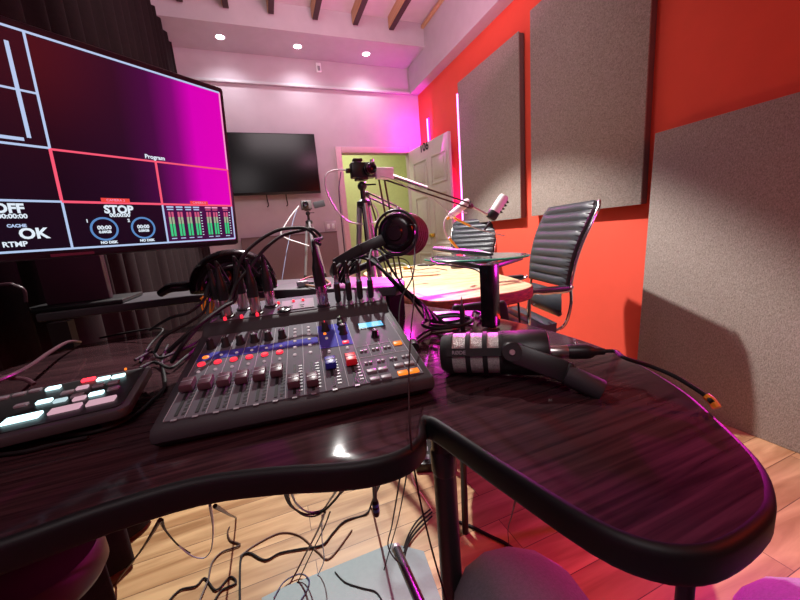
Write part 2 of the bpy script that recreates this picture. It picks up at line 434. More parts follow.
# ------------------------------------------------------------------ desk
DT = .81
DESKW = wood('espresso_woodgrain', (.016, .008, .010), (.060, .026, .030), (1.2, 26, 8), 5, .09, spec=.14, bmp=.006)
DESKE = mat('black_desk_edge', (.005, .005, .006), .5, spec=.3)
front = [(-.555, .40), (-.42, .345), (-.30, .325), (-.232, .326), (-.165, .336), (-.096, .336), (-.03, .318), (.03, .294), (.068, .284), (.102, .286), (.126, .302), (.137, .325), (.143, .328),
         (.150, .30), (.158, .26), (.168, .215), (.184, .15), (.202, .120), (.228, .104), (.26, .100), (.30, .103), (.326, .112), (.350, .126), (.374, .148), (.415, .200), (.445, .245), (.478, .32), (.497, .41),
         (.498, .53), (.485, .63), (.45, .76), (.40, .90), (.33, 1.02), (.2, 1.09), (0, 1.11), (-.25, 1.11), (-.45, 1.08), (-.54, 1.0), (-.555, .8)]
poly = smooth_loop([(x, y, 0) for x, y in front], 3)
desk = thing('desk', 'curved dark espresso desk with a rounded black edge carrying the mixer', 'desk', (0, .6, 0))
d = MB(); d.m(DESKE).prism([(p.x, p.y) for p in poly], DT-.030, DT, bev=.007, bseg=3)
d.mats.append(DESKW)
for f in d.bm.faces:
    if f.normal.z > .95 or (len(f.verts) > 60 and f.calc_center_median().z > DT-.005): f.material_index = 1
bmesh.ops.recalc_face_normals(d.bm, faces=d.bm.faces)
top = max((f for f in d.bm.faces if f.calc_center_median().z > DT-.002), key=lambda f: f.calc_area()); top.material_index = 1
d.build('tabletop', None, desk, ang=50)
lq = pt(443, 446, z=.78)
for lx, ly, r in ((lq.x*1.1, lq.y*1.1, .0145), (-.52, .44, .02)):
    l = MB().cyl((lx, ly, 0.006), (lx, ly, DT-.031), r, seg=24).lathe([(0, .0), (r*1.6, 0), (r*1.5, .012), (r, .016)], Matrix.Translation((lx, ly, 0))).lathe([(r, 0), (r*1.12, .004), (r*1.12, .03), (r, .034)], Matrix.Translation((lx, ly, DT-.09)))
    l.build('leg', BLK, desk)
q = pt(686, 580, z=DT-.03); q = V((q.x*1.26, q.y*1.26, 0))
MB().cyl((q.x, q.y, .0), (q.x, q.y, DT-.031), .0065).build('leg', BLK, desk)

# riser shelf
SH = .90
sh = [(-.555, 1.085), (-.428, 1.09), (-.229, 1.09), (-.08, 1.03), (.02, .955), (.14, .85), (.262, .742), (.295, .765), (.325, .84), (.31, .95), (.2, 1.12), (.0, 1.25), (-.25, 1.33), (-.555, 1.33)]
SHM = mat('dark_grey_shelf', (.06, .052, .06), .4)
shelf = thing('riser_shelf', 'dark raised shelf with a curved front edge behind the mixer', 'shelf', (0, 1.1, DT))
MB().prism(sh, SH-.022, SH, bev=.004).build('shelf_board', SHM, shelf)
for lx, ly in ((-.5, 1.06), (.02, 1.06), (.29, .83)): MB().box((lx, ly, (DT+SH-.022)/2), (.04, .03, SH-.022-DT-.001)).build('support', BLKM, shelf)

# ------------------------------------------------------------------ big monitor
U = V((0.78403559, 0.620694, 0.00521095)); Dn = V((-0.06232733, 0.08707645, -0.99424997))
K = 1.3077
OM = CAM+(V((-0.03499622, 0.60803037, 1.24709984))-V((0, 0, 1.02)))*K
MM = frame(OM, U, -Dn)                      # origin at the screen's top right corner, x right, y up
nz_ = 1 if (MM.to_3x3() @ V((0, 0, 1))).dot(CAM-OM) > 0 else -1
SW, SHH = .408*K, .2145*K
mon = thing('monitor', 'large monitor at left showing a magenta multiview grid with meters', 'monitor', MM)
MB().box((-SW/2, -SHH/2, -nz_*.016), (SW+.022, SHH+.024, .030), bev=.007).build('housing', mat('monitor_bezel', (.02, .010, .014), .3), mon, world=False)
# screen surface: black to magenta gradient toward the right
m, n, l, b = nt('screen_image')
tc = n.new('ShaderNodeTexCoord'); sx = n.new('ShaderNodeSeparateXYZ'); l.new(tc.outputs['Object'], sx.inputs[0])
mr = n.new('ShaderNodeMapRange'); mr.inputs['From Min'].default_value = -.20*K; mr.inputs['From Max'].default_value = -.02*K
l.new(sx.outputs['X'], mr.inputs['Value'])
cr = n.new('ShaderNodeValToRGB'); e_ = cr.color_ramp.elements
e_[0].position = 0; e_[0].color = (.005, .002, .008, 1); e_[1].position = 1; e_[1].color = (.72, .0, .46, 1)
for p_, c_ in ((.36, (.013, .003, .016, 1)), (.56, (.055, .003, .05, 1)), (.72, (.22, .002, .17, 1)), (.86, (.68, .0, .46, 1))):
    k_ = e_.new(p_); k_.color = c_
l.new(mr.outputs['Result'], cr.inputs['Fac'])
b.inputs['Base Color'].default_value = (.003, .003, .003, 1); b.inputs['Roughness'].default_value = .3; b.inputs['Specular IOR Level'].default_value = .2
l.new(cr.outputs['Color'], b.inputs['Emission Color']); b.inputs['Emission Strength'].default_value = 1.0
SCRM = m
DARKS = glow('screen_dark_cell', (.004, .002, .008), 1)
PURS = glow('screen_purple_cell', (.05, .004, .05), 1)
LBLU = glow('screen_pale_blue_line', (.45, .58, .85), 1.0)
LRED = glow('screen_red_line', (.95, .10, .18), 1.0)
LPNK = glow('screen_pink_line', (.95, .35, .6), 1.0)
LTXT = glow('screen_white_lettering', (.75, .85, .95), 1.0)
RTAG = glow('screen_red_tag', (.85, .06, .05), 1.0)
MGRN = glow('meter_green', (.05, .65, .25), .9); MYEL = glow('meter_pale', (.45, .55, .35), .8); MRED = glow('meter_red', (.75, .12, .25), .8)
RBLU = glow('ring_blue', (.10, .25, .55), 1)
MB().box((-SW/2, -SHH/2, 0), (SW, SHH, .003)).build('screen', SCRM, mon, world=False)
g = MB()
def gx(v): return v*K
def quad(x0, y0, x1, y1, m_, lift=.0022):
    g.m(m_); g._f([g.bm.verts.new((gx(a_), -gx(b_), nz_*lift)) for a_, b_ in ((x0, y1), (x1, y1), (x1, y0), (x0, y0))])
def line(x0, y0, x1, y1, m_, w_=.0011, lift=.0028):
    if abs(x0-x1) < 1e-6: quad(x0-w_, min(y0, y1), x0+w_, max(y0, y1), m_, lift)
    elif abs(y0-y1) < 1e-6: quad(min(x0, x1), y0-w_, max(x0, x1), y0+w_, m_, lift)
fl = Matrix.Identity(4) if nz_ == 1 else Matrix.Rotation(PI, 4, 'Y')
def txt(s_, x, y, size, m_=None, bold=.0003, al='CENTER'):
    g.m(m_ or LTXT); g.text(s_, size*K, Matrix.Translation((gx(x), -gx(y), nz_*.0032)) @ fl, al, bold)
quad(-.405, .001, -.204, .107, DARKS)
quad(-.405, .108, -.204, .213, DARKS); quad(-.203, .163, -.104, .213, DARKS)
quad(-.102, .163, -.002, .213, PURS)
# frame lines
line(-.406, .001, -.002, .001, LBLU); line(-.002, .001, -.002, .108, LPNK); line(-.204, .001, -.204, .1075, LBLU)
line(-.406, .1075, -.204, .1075, LBLU); line(-.204, .1075, -.002, .1085, LPNK); line(-.204, .1085, -.002, .1085, LRED)
line(-.204, .108, -.204, .162, LRED, .0014); line(-.103, .109, -.103, .162, LRED, .0014); line(-.002, .109, -.002, .162, LRED)
line(-.204, .162, -.002, .162, LRED, .0013); line(-.406, .162, -.204, .162, LBLU)
line(-.204, .163, -.204, .213, LBLU); line(-.103, .163, -.103, .213, LBLU); line(-.002, .163, -.002, .213, LBLU)
line(-.305, .108, -.305, .213, LBLU); line(-.406, .213, -.002, .213, LBLU); line(-.406, 0, -.406, .213, LBLU)
# preview safe-area lines
line(-.395, .010, -.222, .010, LBLU, .0016); line(-.218, .014, -.218, .100, LBLU, .0016); line(-.395, .102, -.222, .102, LBLU, .0016)
line(-.236, .056, -.204, .056, LBLU, .0010); line(-.392, .012, -.392, .1, LBLU, .0016)
txt('Program', -.103, .1035, .0068)
txt('2', -.256, .157, .0068)
quad(-.169, .1565, -.140, .1615, RTAG, .003); quad(-.066, .1565, -.040, .1615, RTAG, .003)
txt('CAMERA 3', -.1545, .159, .004, LPNK, 0); txt('CAMERA 4', -.053, .159, .004, LPNK, 0)
txt('STOP', -.153, .170, .0125, bold=.0007); txt('00:00:00', -.153, .1765, .0062)
for x_, nn in ((-.171, '1'), (-.130, '2')):
    g.m(RBLU); g.torus(Matrix.Translation((gx(x_), -gx(.1925), nz_*.003)), gx(.0128), gx(.0011), n=28, seg=4)
    txt('00:00', x_, .191, .0062); txt('0.00GB', x_, .196, .004); txt('NO DISK', x_+.002, .2085, .0042); txt(nn, x_-.015, .183, .005)
txt('OFF', -.2345, .170, .0125, bold=.0007, al='RIGHT'); txt('00:00:00', -.2335, .1775, .0062, al='RIGHT')
txt('CACHE', -.243, .187, .0042, LBLU); txt('OK', -.232, .1955, .0150, bold=.0007); txt('YouTube RTMP', -.262, .2055, .0072)
for i_, x_ in enumerate((-.094, -.082, -.070, -.0585, -.041, -.0305, -.0135)):
    quad(x_-.0045, .1645, x_+.0045, .1665, LBLU if i_ < 4 else LPNK, .003); quad(x_-.004, .168, x_+.004, .1695, LBLU if i_ < 4 else MRED, .003)
    for dx in (-.0020, .0020):
        for y0, y1, m_ in ((.172, .179, MRED), (.179, .188, MYEL), (.188, .205, MGRN)): quad(x_+dx-.0014, y0, x_+dx+.0014, y1, m_, .003)
    quad(x_-.0035, .2075, x_+.0035, .2087, LBLU, .003)
for x_ in (-.0525, -.0245, -.0075):
    for k_ in range(9): quad(x_-.001, .172+k_*.004, x_+.0012, .173+k_*.004, LTXT, .003)
g.build('screen_graphics', None, mon, world=False, recalc=False)
# stand
ctr = MM @ V((-SW/2, -SHH, -nz_*.04)); back = (MM.to_3x3() @ V((0, 0, -nz_)))
sc_ = (pt(52, 280, y=1.15)+pt(99, 278, y=1.15))/2; rz_ = Matrix.Rotation(math.atan2(U.y, U.x), 3, 'Z')
MB().box((sc_.x, 1.15, (SH+.012+1.22)/2), (.135, .028, 1.22-SH-.012), bev=.004).build('stand_column', mat('plum_black_stand', (.045, .012, .024), .35), mon)
MB().box((sc_.x, 1.17, SH+.0065), (.22, .16, .011), bev=.004).build('stand_base', BLK, mon)
arm0 = MM @ V((-SW/2, -SHH*.35, -nz_*.03)); MB().beam(arm0, V((sc_.x, 1.15, arm0.z)), .05, .05, bev=.004).build('stand_arm', BLK, mon)
MB().box(MM @ V((-SW/2, -SHH*.35, -nz_*.036)), (.10, .012, .10), rz_, bev=.002).build('mount_plate', BLK, mon)
MB().box((-SW/2, -SHH-.0065, nz_*.0005), (.05, .004, .001)).build('maker_plate', mat('bezel_mark', (.12, .03, .05), .3), mon, world=False)

# ------------------------------------------------------------------ mixer
wd = V((0.99539478, -0.09586049, 0)); dd = V((0.09449716, 0.98123825, 0.16805294)); NN = V((-0.01610964, -0.16727902, 0.98577797))
XM = frame(V((-0.14634024, 0.41293021, 0.83711609)), wd, dd, NN)
MWD = .325
mx = thing('audio_mixer', 'black ten-fader audio mixer with red lit buttons on the desk', 'mixer', XM)
prof = [(-.002, -.0235), (-.010, -.013), (-.009, -.005), (-.003, 0), (.232, 0), (.240, .012), (.247, .0165), (.33, .0185), (.336, .010), (.336, -.081)]
d = MB()
L_ = [d.bm.verts.new((0, y, z)) for y, z in prof]; R_ = [d.bm.verts.new((MWD, y, z)) for y, z in prof]
d._f(L_); d._f(R_)
for k in range(len(prof)): k2 = (k+1) % len(prof); d._f((L_[k], L_[k2], R_[k2], R_[k]))
bmesh.ops.bevel(d.bm, geom=[e for e in d.bm.edges if abs(e.verts[0].co.x-e.verts[1].co.x) < 1e-6], offset=.004, segments=2, affect='EDGES', profile=.5)
d.build('body', DGREY, mx, world=False)
for fx, fy in ((.03, .03), (.295, .03), (.03, .30), (.295, .30)):
    zb_ = -.0235-(fy)*.1714
    MB().cyl((fx, fy, zb_+.002), (fx, fy, zb_-.004), .008).build('foot', BLKM, mx, world=False)
d = MB()
d.m(PANEL).box((MWD/2, .117, .0006), (MWD-.022, .222, .0016))
d.m(PANEL).box((MWD/2, .290, .0183), (MWD-.02, .078, .0016), Matrix.Rotation(.024, 3, 'X'))
PL = .0017
def pr(x0, y0, x1, y1, m_, z=PL): d.m(m_); d.box(((x0+x1)/2, (y0+y1)/2, z), (x1-x0, y1-y0, .0006))
chx = [.022+.0213*i for i in range(6)]+[.1505, .173, .1985, .2265]
for x in chx[:6]: pr(x+.0055, .012, x+.0085, .09, BLKM); 
for i, x in enumerate(chx):
    pr(x-.0018, .012, x+.0018, .083, BLKM, PL+.0002)                 # fader slot
    for k in range(9): pr(x+.0050, .016+k*.0075, x+.0100, .0185+k*.0075, GTXT if i in (6, 7, 8, 9) else PANEL2, PL+.0002)
    if i not in (0,): pr(x-.0110, .006, x-.0103, .222, WLINE, PL+.0002)
    pr(x-.003, .0035, x+.003, .0065, GTXT, PL)
pr(.012, .140, .186, .163, BLUB); pr(.187, .118, .2385, .205, BLUB)
pr(.2385, .006, .2392, .222, WLINE); pr(.0112, .006, .0119, .222, WLINE); pr(.3125, .01, .3131, .215, WLINE)
pr(.2400, .105, .312, .1058, WLINE); pr(.2400, .070, .312, .0708, WLINE)
for k in range(1, 4): pr(.2400+k*.018, .072, .2406+k*.018, .118, WLINE, PL+.0001)
d.build('face_panel', None, mx, world=False)
def cap(x, y, m_):
    c_ = MB(); c_.m(m_).prism([(-.0074, -.0105), (.0074, -.0105), (.0074, .0105), (-.0074, .0105)], .0035, .0145, Matrix.Translation((x, y, 0)), bev=.0025, bseg=2)
    c_.m(GTXT if m_ is MAUF else WLINE).box((x, y-.001, .0147), (.0125, .0012, .0006)); c_.m(BLKM).box((x, y, .0022), (.0026, .006, .003))
    c_.build('fader_cap', None, mx, world=False)
ys = [.066, .064, .063, .062, .062, .064, .030, .026, .060, .060]
for i, x in enumerate(chx): cap(x, ys[i], BLUF if i == 8 else REDF if i == 9 else MAUF)
def knob(x, y, m_=BLKM, r=.0058, h=.015, z=0.001, capm=None):
    k = MB(); k.m(m_).lathe([(r*1.25, 0), (r*1.25, .002), (r, .004), (r*.86, h-.001), (r*.7, h), (0, h)], Matrix.Translation((x, y, z)), seg=18)
    k.m(capm or GTXT).box((x, y+.002, z+h+.0002), (.0012, r*1.1, .0006)); k.build('knob', None, mx, world=False)
for x in chx[:6]: knob(x+.002, .181)
knob(.2005, .182, h=.017, capm=REDL); knob(.2280, .200, capm=MYEL); knob(.2280, .180, capm=MYEL); knob(.2280, .160, capm=MYEL, h=.018)
knob(.2760, .131, GLOSS, .0055, .013)
def btn(x, y, m_, w_=.0085, h_=.0085, round_=False, z=.0015, hh=.003):
    k = MB()
    if round_: k.m(m_).lathe([(w_/2, 0), (w_/2, hh*.7), (w_/2*.8, hh), (0, hh)], Matrix.Translation((x, y, z)), seg=16)
    else: k.m(m_).box((x, y, z+hh/2), (w_, h_, hh), bev=.0008)
    k.build('button', None, mx, world=False)
for i, x in enumerate(chx[:6]):
    btn(x, .128, REDL, .0105, round_=True); btn(x+.001, .149, ORGL if i == 0 else TINY, .0095 if i == 0 else .0045, round_=True, hh=.002)
    btn(x+.001, .107, TINY, .0045, round_=True, hh=.002)
for x in chx[6:8]:
    for y in (.206, .192, .178, .158, .136, .112): btn(x, y, TINY, .0055, round_=True, hh=.002)
btn(.2000, .150, TINY, .0045, round_=True); btn(.1985, .156+.012, ORGL, .005, round_=True); btn(.2000, .104, TINY, .0045, round_=True)
btn(.2275, .126, REDL, .010, .007); btn(.2275, .106, TINY, .0045, round_=True)
for x in (.2490, .2670, .2850):
    for s_ in (-.003, .003): btn(x+s_, .088, GTXT, .0048, .0045)
btn(.3035, .095, ORGL, .0130, .009)
for x in (.2490, .2670, .2850, .3030):
    for s_ in (-.003, .003): btn(x+s_, .052, GTXT, .0048, .0045)
for y, m1, m2 in ((.030, GTXT, GTXT), (.010, GTXT, ORGL)):
    for s_ in (-.0075, .0075):
        btn(.2570+s_, y, m1, .0135, .0075); btn(.2950+s_, y+.002, m2, .0135, .0085 if m2 is ORGL else .0075)
MB().box((.2780, .178, .0018), (.047, .024, .002), bev=.0006).build('display_bezel', BLK, mx, world=False)
MB().box((.2780, .178, .0030), (.041, .019, .0012)).build('display', LCD, mx, world=False)
# rear input sockets and gain knobs
RZ = .0192
for x, y in ((.036, .268), (.060, .296), (.085, .266), (.109, .292), (.012+.006, .292), (.205, .262)):
    MB().lathe([(.0125, 0), (.0125, .002), (.0105, .0025), (.0105, 0)], Matrix.Translation((x, y, RZ))).build('input_socket', BLK, mx, world=False)
MB().lathe([(.0125, 0), (.0125, .003), (.009, .004), (.006, .002), (0, .002)], Matrix.Translation((.134, .262, RZ))).build('input_socket', GLOSS, mx, world=False)
for x in (.035, .062, .088, .122, .150, .168): btn(x, .252 if x < .1 else .300, REDL, .0055, round_=True, z=RZ-.001, hh=.006)
PINKP = mat('pale_panel_print', (.30, .26, .29), .8, spec=.1)
for x in (.228, .248, .268, .288): MB().box((x+.009, .270, RZ+.0004), (.005, .05, .0008)).build('print_strip', PINKP, mx, world=False)
d = MB(); d.m(PINKP).box((.158, .285, RZ+.0004), (.060, .052, .0008))
for x in (.145, .166): d.m(BLKM).box((x, .276, RZ+.0012), (.008, .003, .001)); d.m(BLKM).box((x, .266, RZ+.0012), (.006, .002, .001))
d.build('input_panel', None, mx, world=False)
XMI = XM
def ml(x, y, z): return XMI @ V((x, y, z))

# ------------------------------------------------------------------ cables with plugs
def cable(pts, r, name, lb, cat='cable', m_=RUB, group=None, ends=None):
    r = r*(.55 if name == 'hanging_cable' else .72 if name == 'floor_cable' else .8)
    t = thing(name, lb, cat, pts[0], group)
    MB().tube(pts, r).build('cord', m_, t)
    for e in (ends or []): e(t)
    return t
def xlr(base, dirv, mw=STEEL, L=.058, r=.0092, boot=.030):
    def f(t):
        M = aim(base, dirv)
        MB().lathe([(0, 0), (r*.92, 0), (r, .002), (r, L*.5), (r*.95, L*.52)], M).build('metal_shell', mw, t)
        MB().lathe([(r*.95, L*.48), (r*1.02, L*.54), (r*.98, L*.95), (r*.85, L+.002), (r*.55, L+boot*.5), (r*.36, L+boot), (0, L+boot)], M).build('boot', BLK, t)
    return f
up_ = (V(NN)+V((0, .10, 0))).normalized()
def seq(start, lst): return [start]+[pt(px, py, y=yy) for px, py, yy in lst]
grpx = 'black microphone cables plugged into the back of the mixer'
PK = mat('magenta_lit_nickel', (.62, .50, .55), .25, 1)  # nickel with the magenta light put into its colour
data = [((.036, .268), 0, [(229, 283, .70), (222, 282, .71), (212, 292, .70), (205, 310, .62), (190, 322, .58), (165, 336, .56), (155, 352, .60)], 'silver microphone plug in the front row of mixer sockets, the left one'),
        ((.085, .266), 0, [(258, 274, .71), (263, 269, .72), (270, 272, .76), (275, 282, .80), (270, 292, .84)], 'silver microphone plug in the front row of mixer sockets, the right one'),
        ((.060, .296), 0, [(245, 272, .74), (237, 266, .74), (222, 269, .72), (210, 282, .70), (205, 298, .66), (190, 312, .62), (170, 318, .63), (150, 330, .70)], 'dark microphone plug in the back row of mixer sockets, between the two front ones'),
        ((.109, .292), 0, [(272, 270, .75), (266, 266, .78), (258, 270, .82), (252, 285, .88), (250, 296, .93)], 'magenta-lit microphone plug in the back row of mixer sockets, rightmost of that row'),
        ((.018, .292), 1, [(226, 280, .72), (218, 276, .72), (208, 286, .71), (204, 300, .70)], 'slim silver microphone plug at the left end of the mixer sockets')]
for (x, y), k, lst, lb in data:
    b_ = ml(x, y, RZ); L = .058 if k == 0 else .050; r = .0092 if k == 0 else .0075
    tip = b_+up_*(L+.028)
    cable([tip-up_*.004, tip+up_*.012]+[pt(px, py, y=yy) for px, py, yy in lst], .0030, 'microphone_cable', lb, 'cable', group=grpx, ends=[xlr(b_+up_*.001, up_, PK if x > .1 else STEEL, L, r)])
# the big plug with two arching leads
b_ = ml(.205, .262, RZ); upb = (V(NN)+V((-.03, .05, 0))).normalized(); tip = b_+upb*.112
t = thing('microphone_cable', 'tall magenta-lit microphone plug with two black leads arching over the mixer', 'cable', b_, grpx)
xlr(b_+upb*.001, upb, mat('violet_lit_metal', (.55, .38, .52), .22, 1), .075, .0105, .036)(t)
for lst, r in (([(320, 244, .68), (309, 230, .69), (294, 228, .70), (276, 231, .70), (256, 243, .69), (241, 260, .67), (236, 285, .65), (235, 300, .63), (222, 308, .60), (190, 332, .55), (168, 352, .55)], .0032),
               ([(322, 238, .70), (312, 229, .71), (300, 231, .72), (282, 236, .71), (264, 250, .68), (248, 270, .66), (236, 285, .645), (228, 303, .62), (205, 320, .58), (185, 342, .535), (172, 362, .55)], .0030)):
    MB().tube([tip-upb*.008, tip+upb*.01]+[pt(px, py, y=yy) for px, py, yy in lst], r).build('cord', RUB, t)
# orange-yellow straps
for k in range(4):
    p0 = pt(203+k*3.2, 296+k*.5, y=.70); p1 = pt(203+k*3.0+(-1 if k % 2 else 1), 313, y=.67)
    if k == 0: ts = thing('cable_tie', 'orange cable ties wrapped around the leads left of the mixer sockets', 'cable tie', p1)
    MB().tube([p0, (p0+p1)/2+V((.002*(k-1.5), 0, 0)), p1], .0015).build('strap', ORG, ts)
MB().torus(aim(pt(208, 299, y=.70), (0.2, .2, 1)), .011, .002).build('strap', ORG, ts)
# four phone plugs
for i in range(4):
    b_ = ml(.2340+i*.0215, .268, RZ); u2 = (V(NN)+V((0, .06, 0))).normalized()
    t = thing('headphone_cable', ['leftmost', 'second from left', 'third from left', 'rightmost'][i]+' of the four black jack plugs in the back of the mixer', 'cable', b_, 'headphone jack plugs in the mixer')
    MB().lathe([(.0045, 0), (.0058, .004), (.0058, .034), (.0045, .036)], aim(b_+u2*.001, u2)).build('plug_body', BLK, t)
    q = b_+u2*.044; MB().box(q, (.0075, .009, .022), XM.to_3x3(), bev=.0012).build('metal_clip', PK, t)
    MB().lathe([(.0045, 0), (.0040, .016), (.0022, .026), (0, .026)], aim(q+u2*.008, u2)).build('boot', BLK, t)
    o = q+u2*.028
    if i < 3: lst = [(340+i*10, 264-i*2, .76), (332+i*8, 268, .86), (333+i*6, 277, .90)]
    else: lst = [(372, 250, .74), (381, 252, .72), (392, 270, .68), (412, 300, .64), (424, 318, .62)]
    MB().tube([o-u2*.006]+[pt(px, py, y=yy) for px, py, yy in lst], .0026).build('cord', RUB, t)
# strip of black adapters behind the phone plugs
t = thing('cable_bundle', 'thick bundle of black leads rising over the shelf behind the phone plugs', 'cable bundle', (.2, .85, SH))
for k in range(4):
    MB().tube([pt(335+k*3, 283, y=.86), pt(344+k*5, 262-k, y=.84), pt(362+k*4, 258, y=.84), pt(378+k*2, 266+k*2, y=.80), pt(398+k*2, 284+k*3, y=.74), pt(420+k*3, 302+k*3, y=.68), pt(426+k*6, 320+k, y=.60+k*.01)], .0042 if k % 2 else .0034).build('cord', RUB, t)
# the cable dropping in front of mixer right side to the floor
cable([pt(*a[:2], y=a[2]) for a in ((378, 262, .74), (392, 258, .70), (408, 262, .64), (414, 290, .54), (411, 330, .46), (409, 370, .38), (409, 400, .335), (410, 430, .295), (413, 460, .29), (420, 500, .30), (432, 550, .30), (446, 598, .30), (460, 640, .30))],
      .0019, 'hanging_cable', 'long thin black lead dropping from the headphones across the mixer to the floor', m_=mat('brown_black_cable', (.03, .012, .015), .85, spec=.08))
cable([pt(*a[:2], y=a[2]) for a in ((394, 232, .74), (415, 225, .69), (415, 245, .66), (413, 275, .60), (401, 300, .58), (399, 330, .54))],
      .0018, 'headphone_lead', 'thin black lead looping down from the hanging headphones', m_=RUB)

# ------------------------------------------------------------------ video switcher at left
sf = pt(128, 409, z=.838)
SX = V((.985, .17, 0)).normalized(); SY = V((-.17, .985, 0)).normalized()
a_, b_, c_ = pt(139, 368, z=.845), pt(127, 408, z=.838), pt(0, 433, z=.838)
vdir = (a_-b_).normalized(); udir = (c_-b_).normalized(); udir = (udir-vdir*udir.dot(vdir)*.5).normalized()
SM = frame(b_, -udir, vdir)
sw = thing('video_switcher', 'black video switcher with glowing white and red keys left of the mixer', 'video switcher', SM)
sgn = 1 if (SM.to_3x3() @ V((0, 0, 1))).z > 0 else -1
SWW, SWD = .30, (a_-b_).length
def swp(px, py): return on_plane(px, py, SM)
d = MB(); d.prism([(-SWW, 0), (-.012, 0), (-.004, .004), (0, .012), (0, SWD-.006), (-.004, SWD), (-SWW, SWD)], 0, -sgn*.013, bev=.003, bseg=2)
d.build('body', mat('switcher_grey', (.05, .045, .05), .45), sw, world=False)
d = MB(); d.prism([(-SWW+.01, .010), (-.014, .010), (-.008, .016), (-.008, SWD-.010), (-SWW+.01, SWD-.010)], sgn*.0002, sgn*.0012); d.build('face_plate', mat('switcher_black_face', (.012, .011, .012), .4), sw, world=False)
for x_ in (-SWW+.03, -.03):
    for y_ in (.02, SWD-.02): MB().cyl((x_, y_, -sgn*.012), (x_, y_, -sgn*.024), .006).build('foot', BLKM, sw, world=False)
def key(px, py, w_, h_, m_):
    p = swp(px, py); MB().box((p.x, p.y, sgn*.0025), (w_, h_, .0035), bev=.001).build('key', m_, sw, world=False)
key(23, 420, .033, .0155, KWHT); key(66, 410.5, .030, .0145, KPNK); key(102, 402.5, .029, .014, KPNK)
for px, py, m_ in ((22, 407, KOFF), (45, 403, KWHT), (61, 402, KWHT2), (78, 397, KOFF), (97, 395, KWHT), (114, 390, KOFF), (20, 396, KOFF), (36, 392, KOFF), (54, 389.5, KWHT), (68, 394, KOFF), (83, 389, KPNK), (99, 387, KOFF), (114, 384, KOFF),
                   (89, 381, KRED), (104, 380, KWHT), (119, 377.5, KWHT), (80, 400, KPNK), (3, 400, KOFF)):
    key(px, py, .0155 if m_ in (KWHT, KRED) else .013, .009, m_)
key(126, 370.5, .003, .004, ORGL)

# ------------------------------------------------------------------ headphones
def earcup(par, c, axis, R, th, up=(0, 0, 1), pad=FOAM):
    M = aim(c, axis, up)
    MB().lathe([(0, th*.55), (R*.35, th*.55), (R*.40, th*.48), (R*.62, th*.48), (R*.85, th*.36), (R*.96, th*.1), (R*.96, -th*.1), (R*.8, -th*.15), (0, -th*.15)], M).build('ear_cup', GLOSS, par)
    MB().lathe([(R*.55, -th*.15), (R*.92, -th*.12), (R*1.0, -th*.32), (R*.95, -th*.62), (R*.8, -th*.75), (R*.6, -th*.7), (R*.5, -th*.45)], M).build('ear_cushion', pad, par)
# right pair propped on the shelf end
pc = pt(397, 233, y=.74)
hp = thing('headphones', 'black over-ear headphones propped up at the right end of the shelf', 'headphones', (pc.x, pc.y, SH), 'black headphones')
toC = (CAM-pc); ax = V((toC.x*.9-.12, toC.y*.9, .0)).normalized(); ax = (toC.normalized()+V((-.42, 0, .05))).normalized()
earcup(hp, pc, ax, .047, .036)
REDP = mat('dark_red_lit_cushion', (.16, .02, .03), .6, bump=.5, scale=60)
pc2 = pc-ax*.062+V((.006, 0, -.006))
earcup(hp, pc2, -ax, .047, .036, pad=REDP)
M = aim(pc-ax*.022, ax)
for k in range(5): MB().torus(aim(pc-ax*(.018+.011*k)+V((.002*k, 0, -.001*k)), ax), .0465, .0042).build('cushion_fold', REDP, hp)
# yoke and headband toward lower left
lo = pt(338, 262, y=.80); mid = pt(366, 246, y=.755)
dirb = (lo-mid).normalized(); sidev = dirb.cross(ax).normalized()
def strap(a, b, w, h, m_, nm): MB().beam(a, b, w, h, up=ax, bev=.003).build(nm, m_, hp)
e1_ = pc+ax*.012+dirb*.03; strap(e1_, pt(352, 254, y=.775), .026, .010, BLK, 'yoke_arm')
strap(pt(362, 248, y=.765), pt(335, 264, y=.80), .022, .016, BLKM, 'headband_slider')
MB().torus(aim(pc+ax*.006, ax), .050, .0032, 0, 2*PI).build('yoke_ring', BLK, hp)
b1 = pt(337, 263, y=.80); b2 = pt(334, 268, y=.86)
MB().sweep(smooth([b1, b1+V((-.004, .02, -.012)), b1+V((0, .06, -.03)), b1+V((.04, .09, -.035)), pc2+V((-.02, .05, -.04)), pc2-ax*.01]), .009, 12).build('headband', BLK, hp)
# left pair lying on the shelf
hc = pt(232, 268, y=.90)
h2 = thing('headphones', 'black shiny padded headphones lying behind the plugs beneath the monitor corner', 'headphones', (hc.x, hc.y, SH), 'black headphones')
Mh = frame(hc+V((0, .0, -.045)), V((1, .02, -.05)), V((0, .35, 1)))
arc = [Mh @ V((.076*math.cos(t_), .066*math.sin(t_), 0)) for t_ in [PI*k/28 for k in range(-1, 30)]]
MB().sweep(arc, [.019+.008*math.sin(PI*k/30) for k in range(31)], 16, flat=1.0).build('headband', mat('shiny_black_leatherette', (.008, .007, .009), .14), h2)
earcup(h2, pt(217, 280, y=.92), V((-.25, -.9, .3)), .043, .034)
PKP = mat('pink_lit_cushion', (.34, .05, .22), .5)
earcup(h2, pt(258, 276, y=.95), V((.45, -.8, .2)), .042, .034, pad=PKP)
MB().sweep(smooth([pt(199, 282, y=.93), pt(186, 286, y=.92), pt(170, 288, y=.92), pt(160, 294, y=.93)]), [.010, .012, .011, .008], 12).build('adjuster_arm', GLOSS, h2)

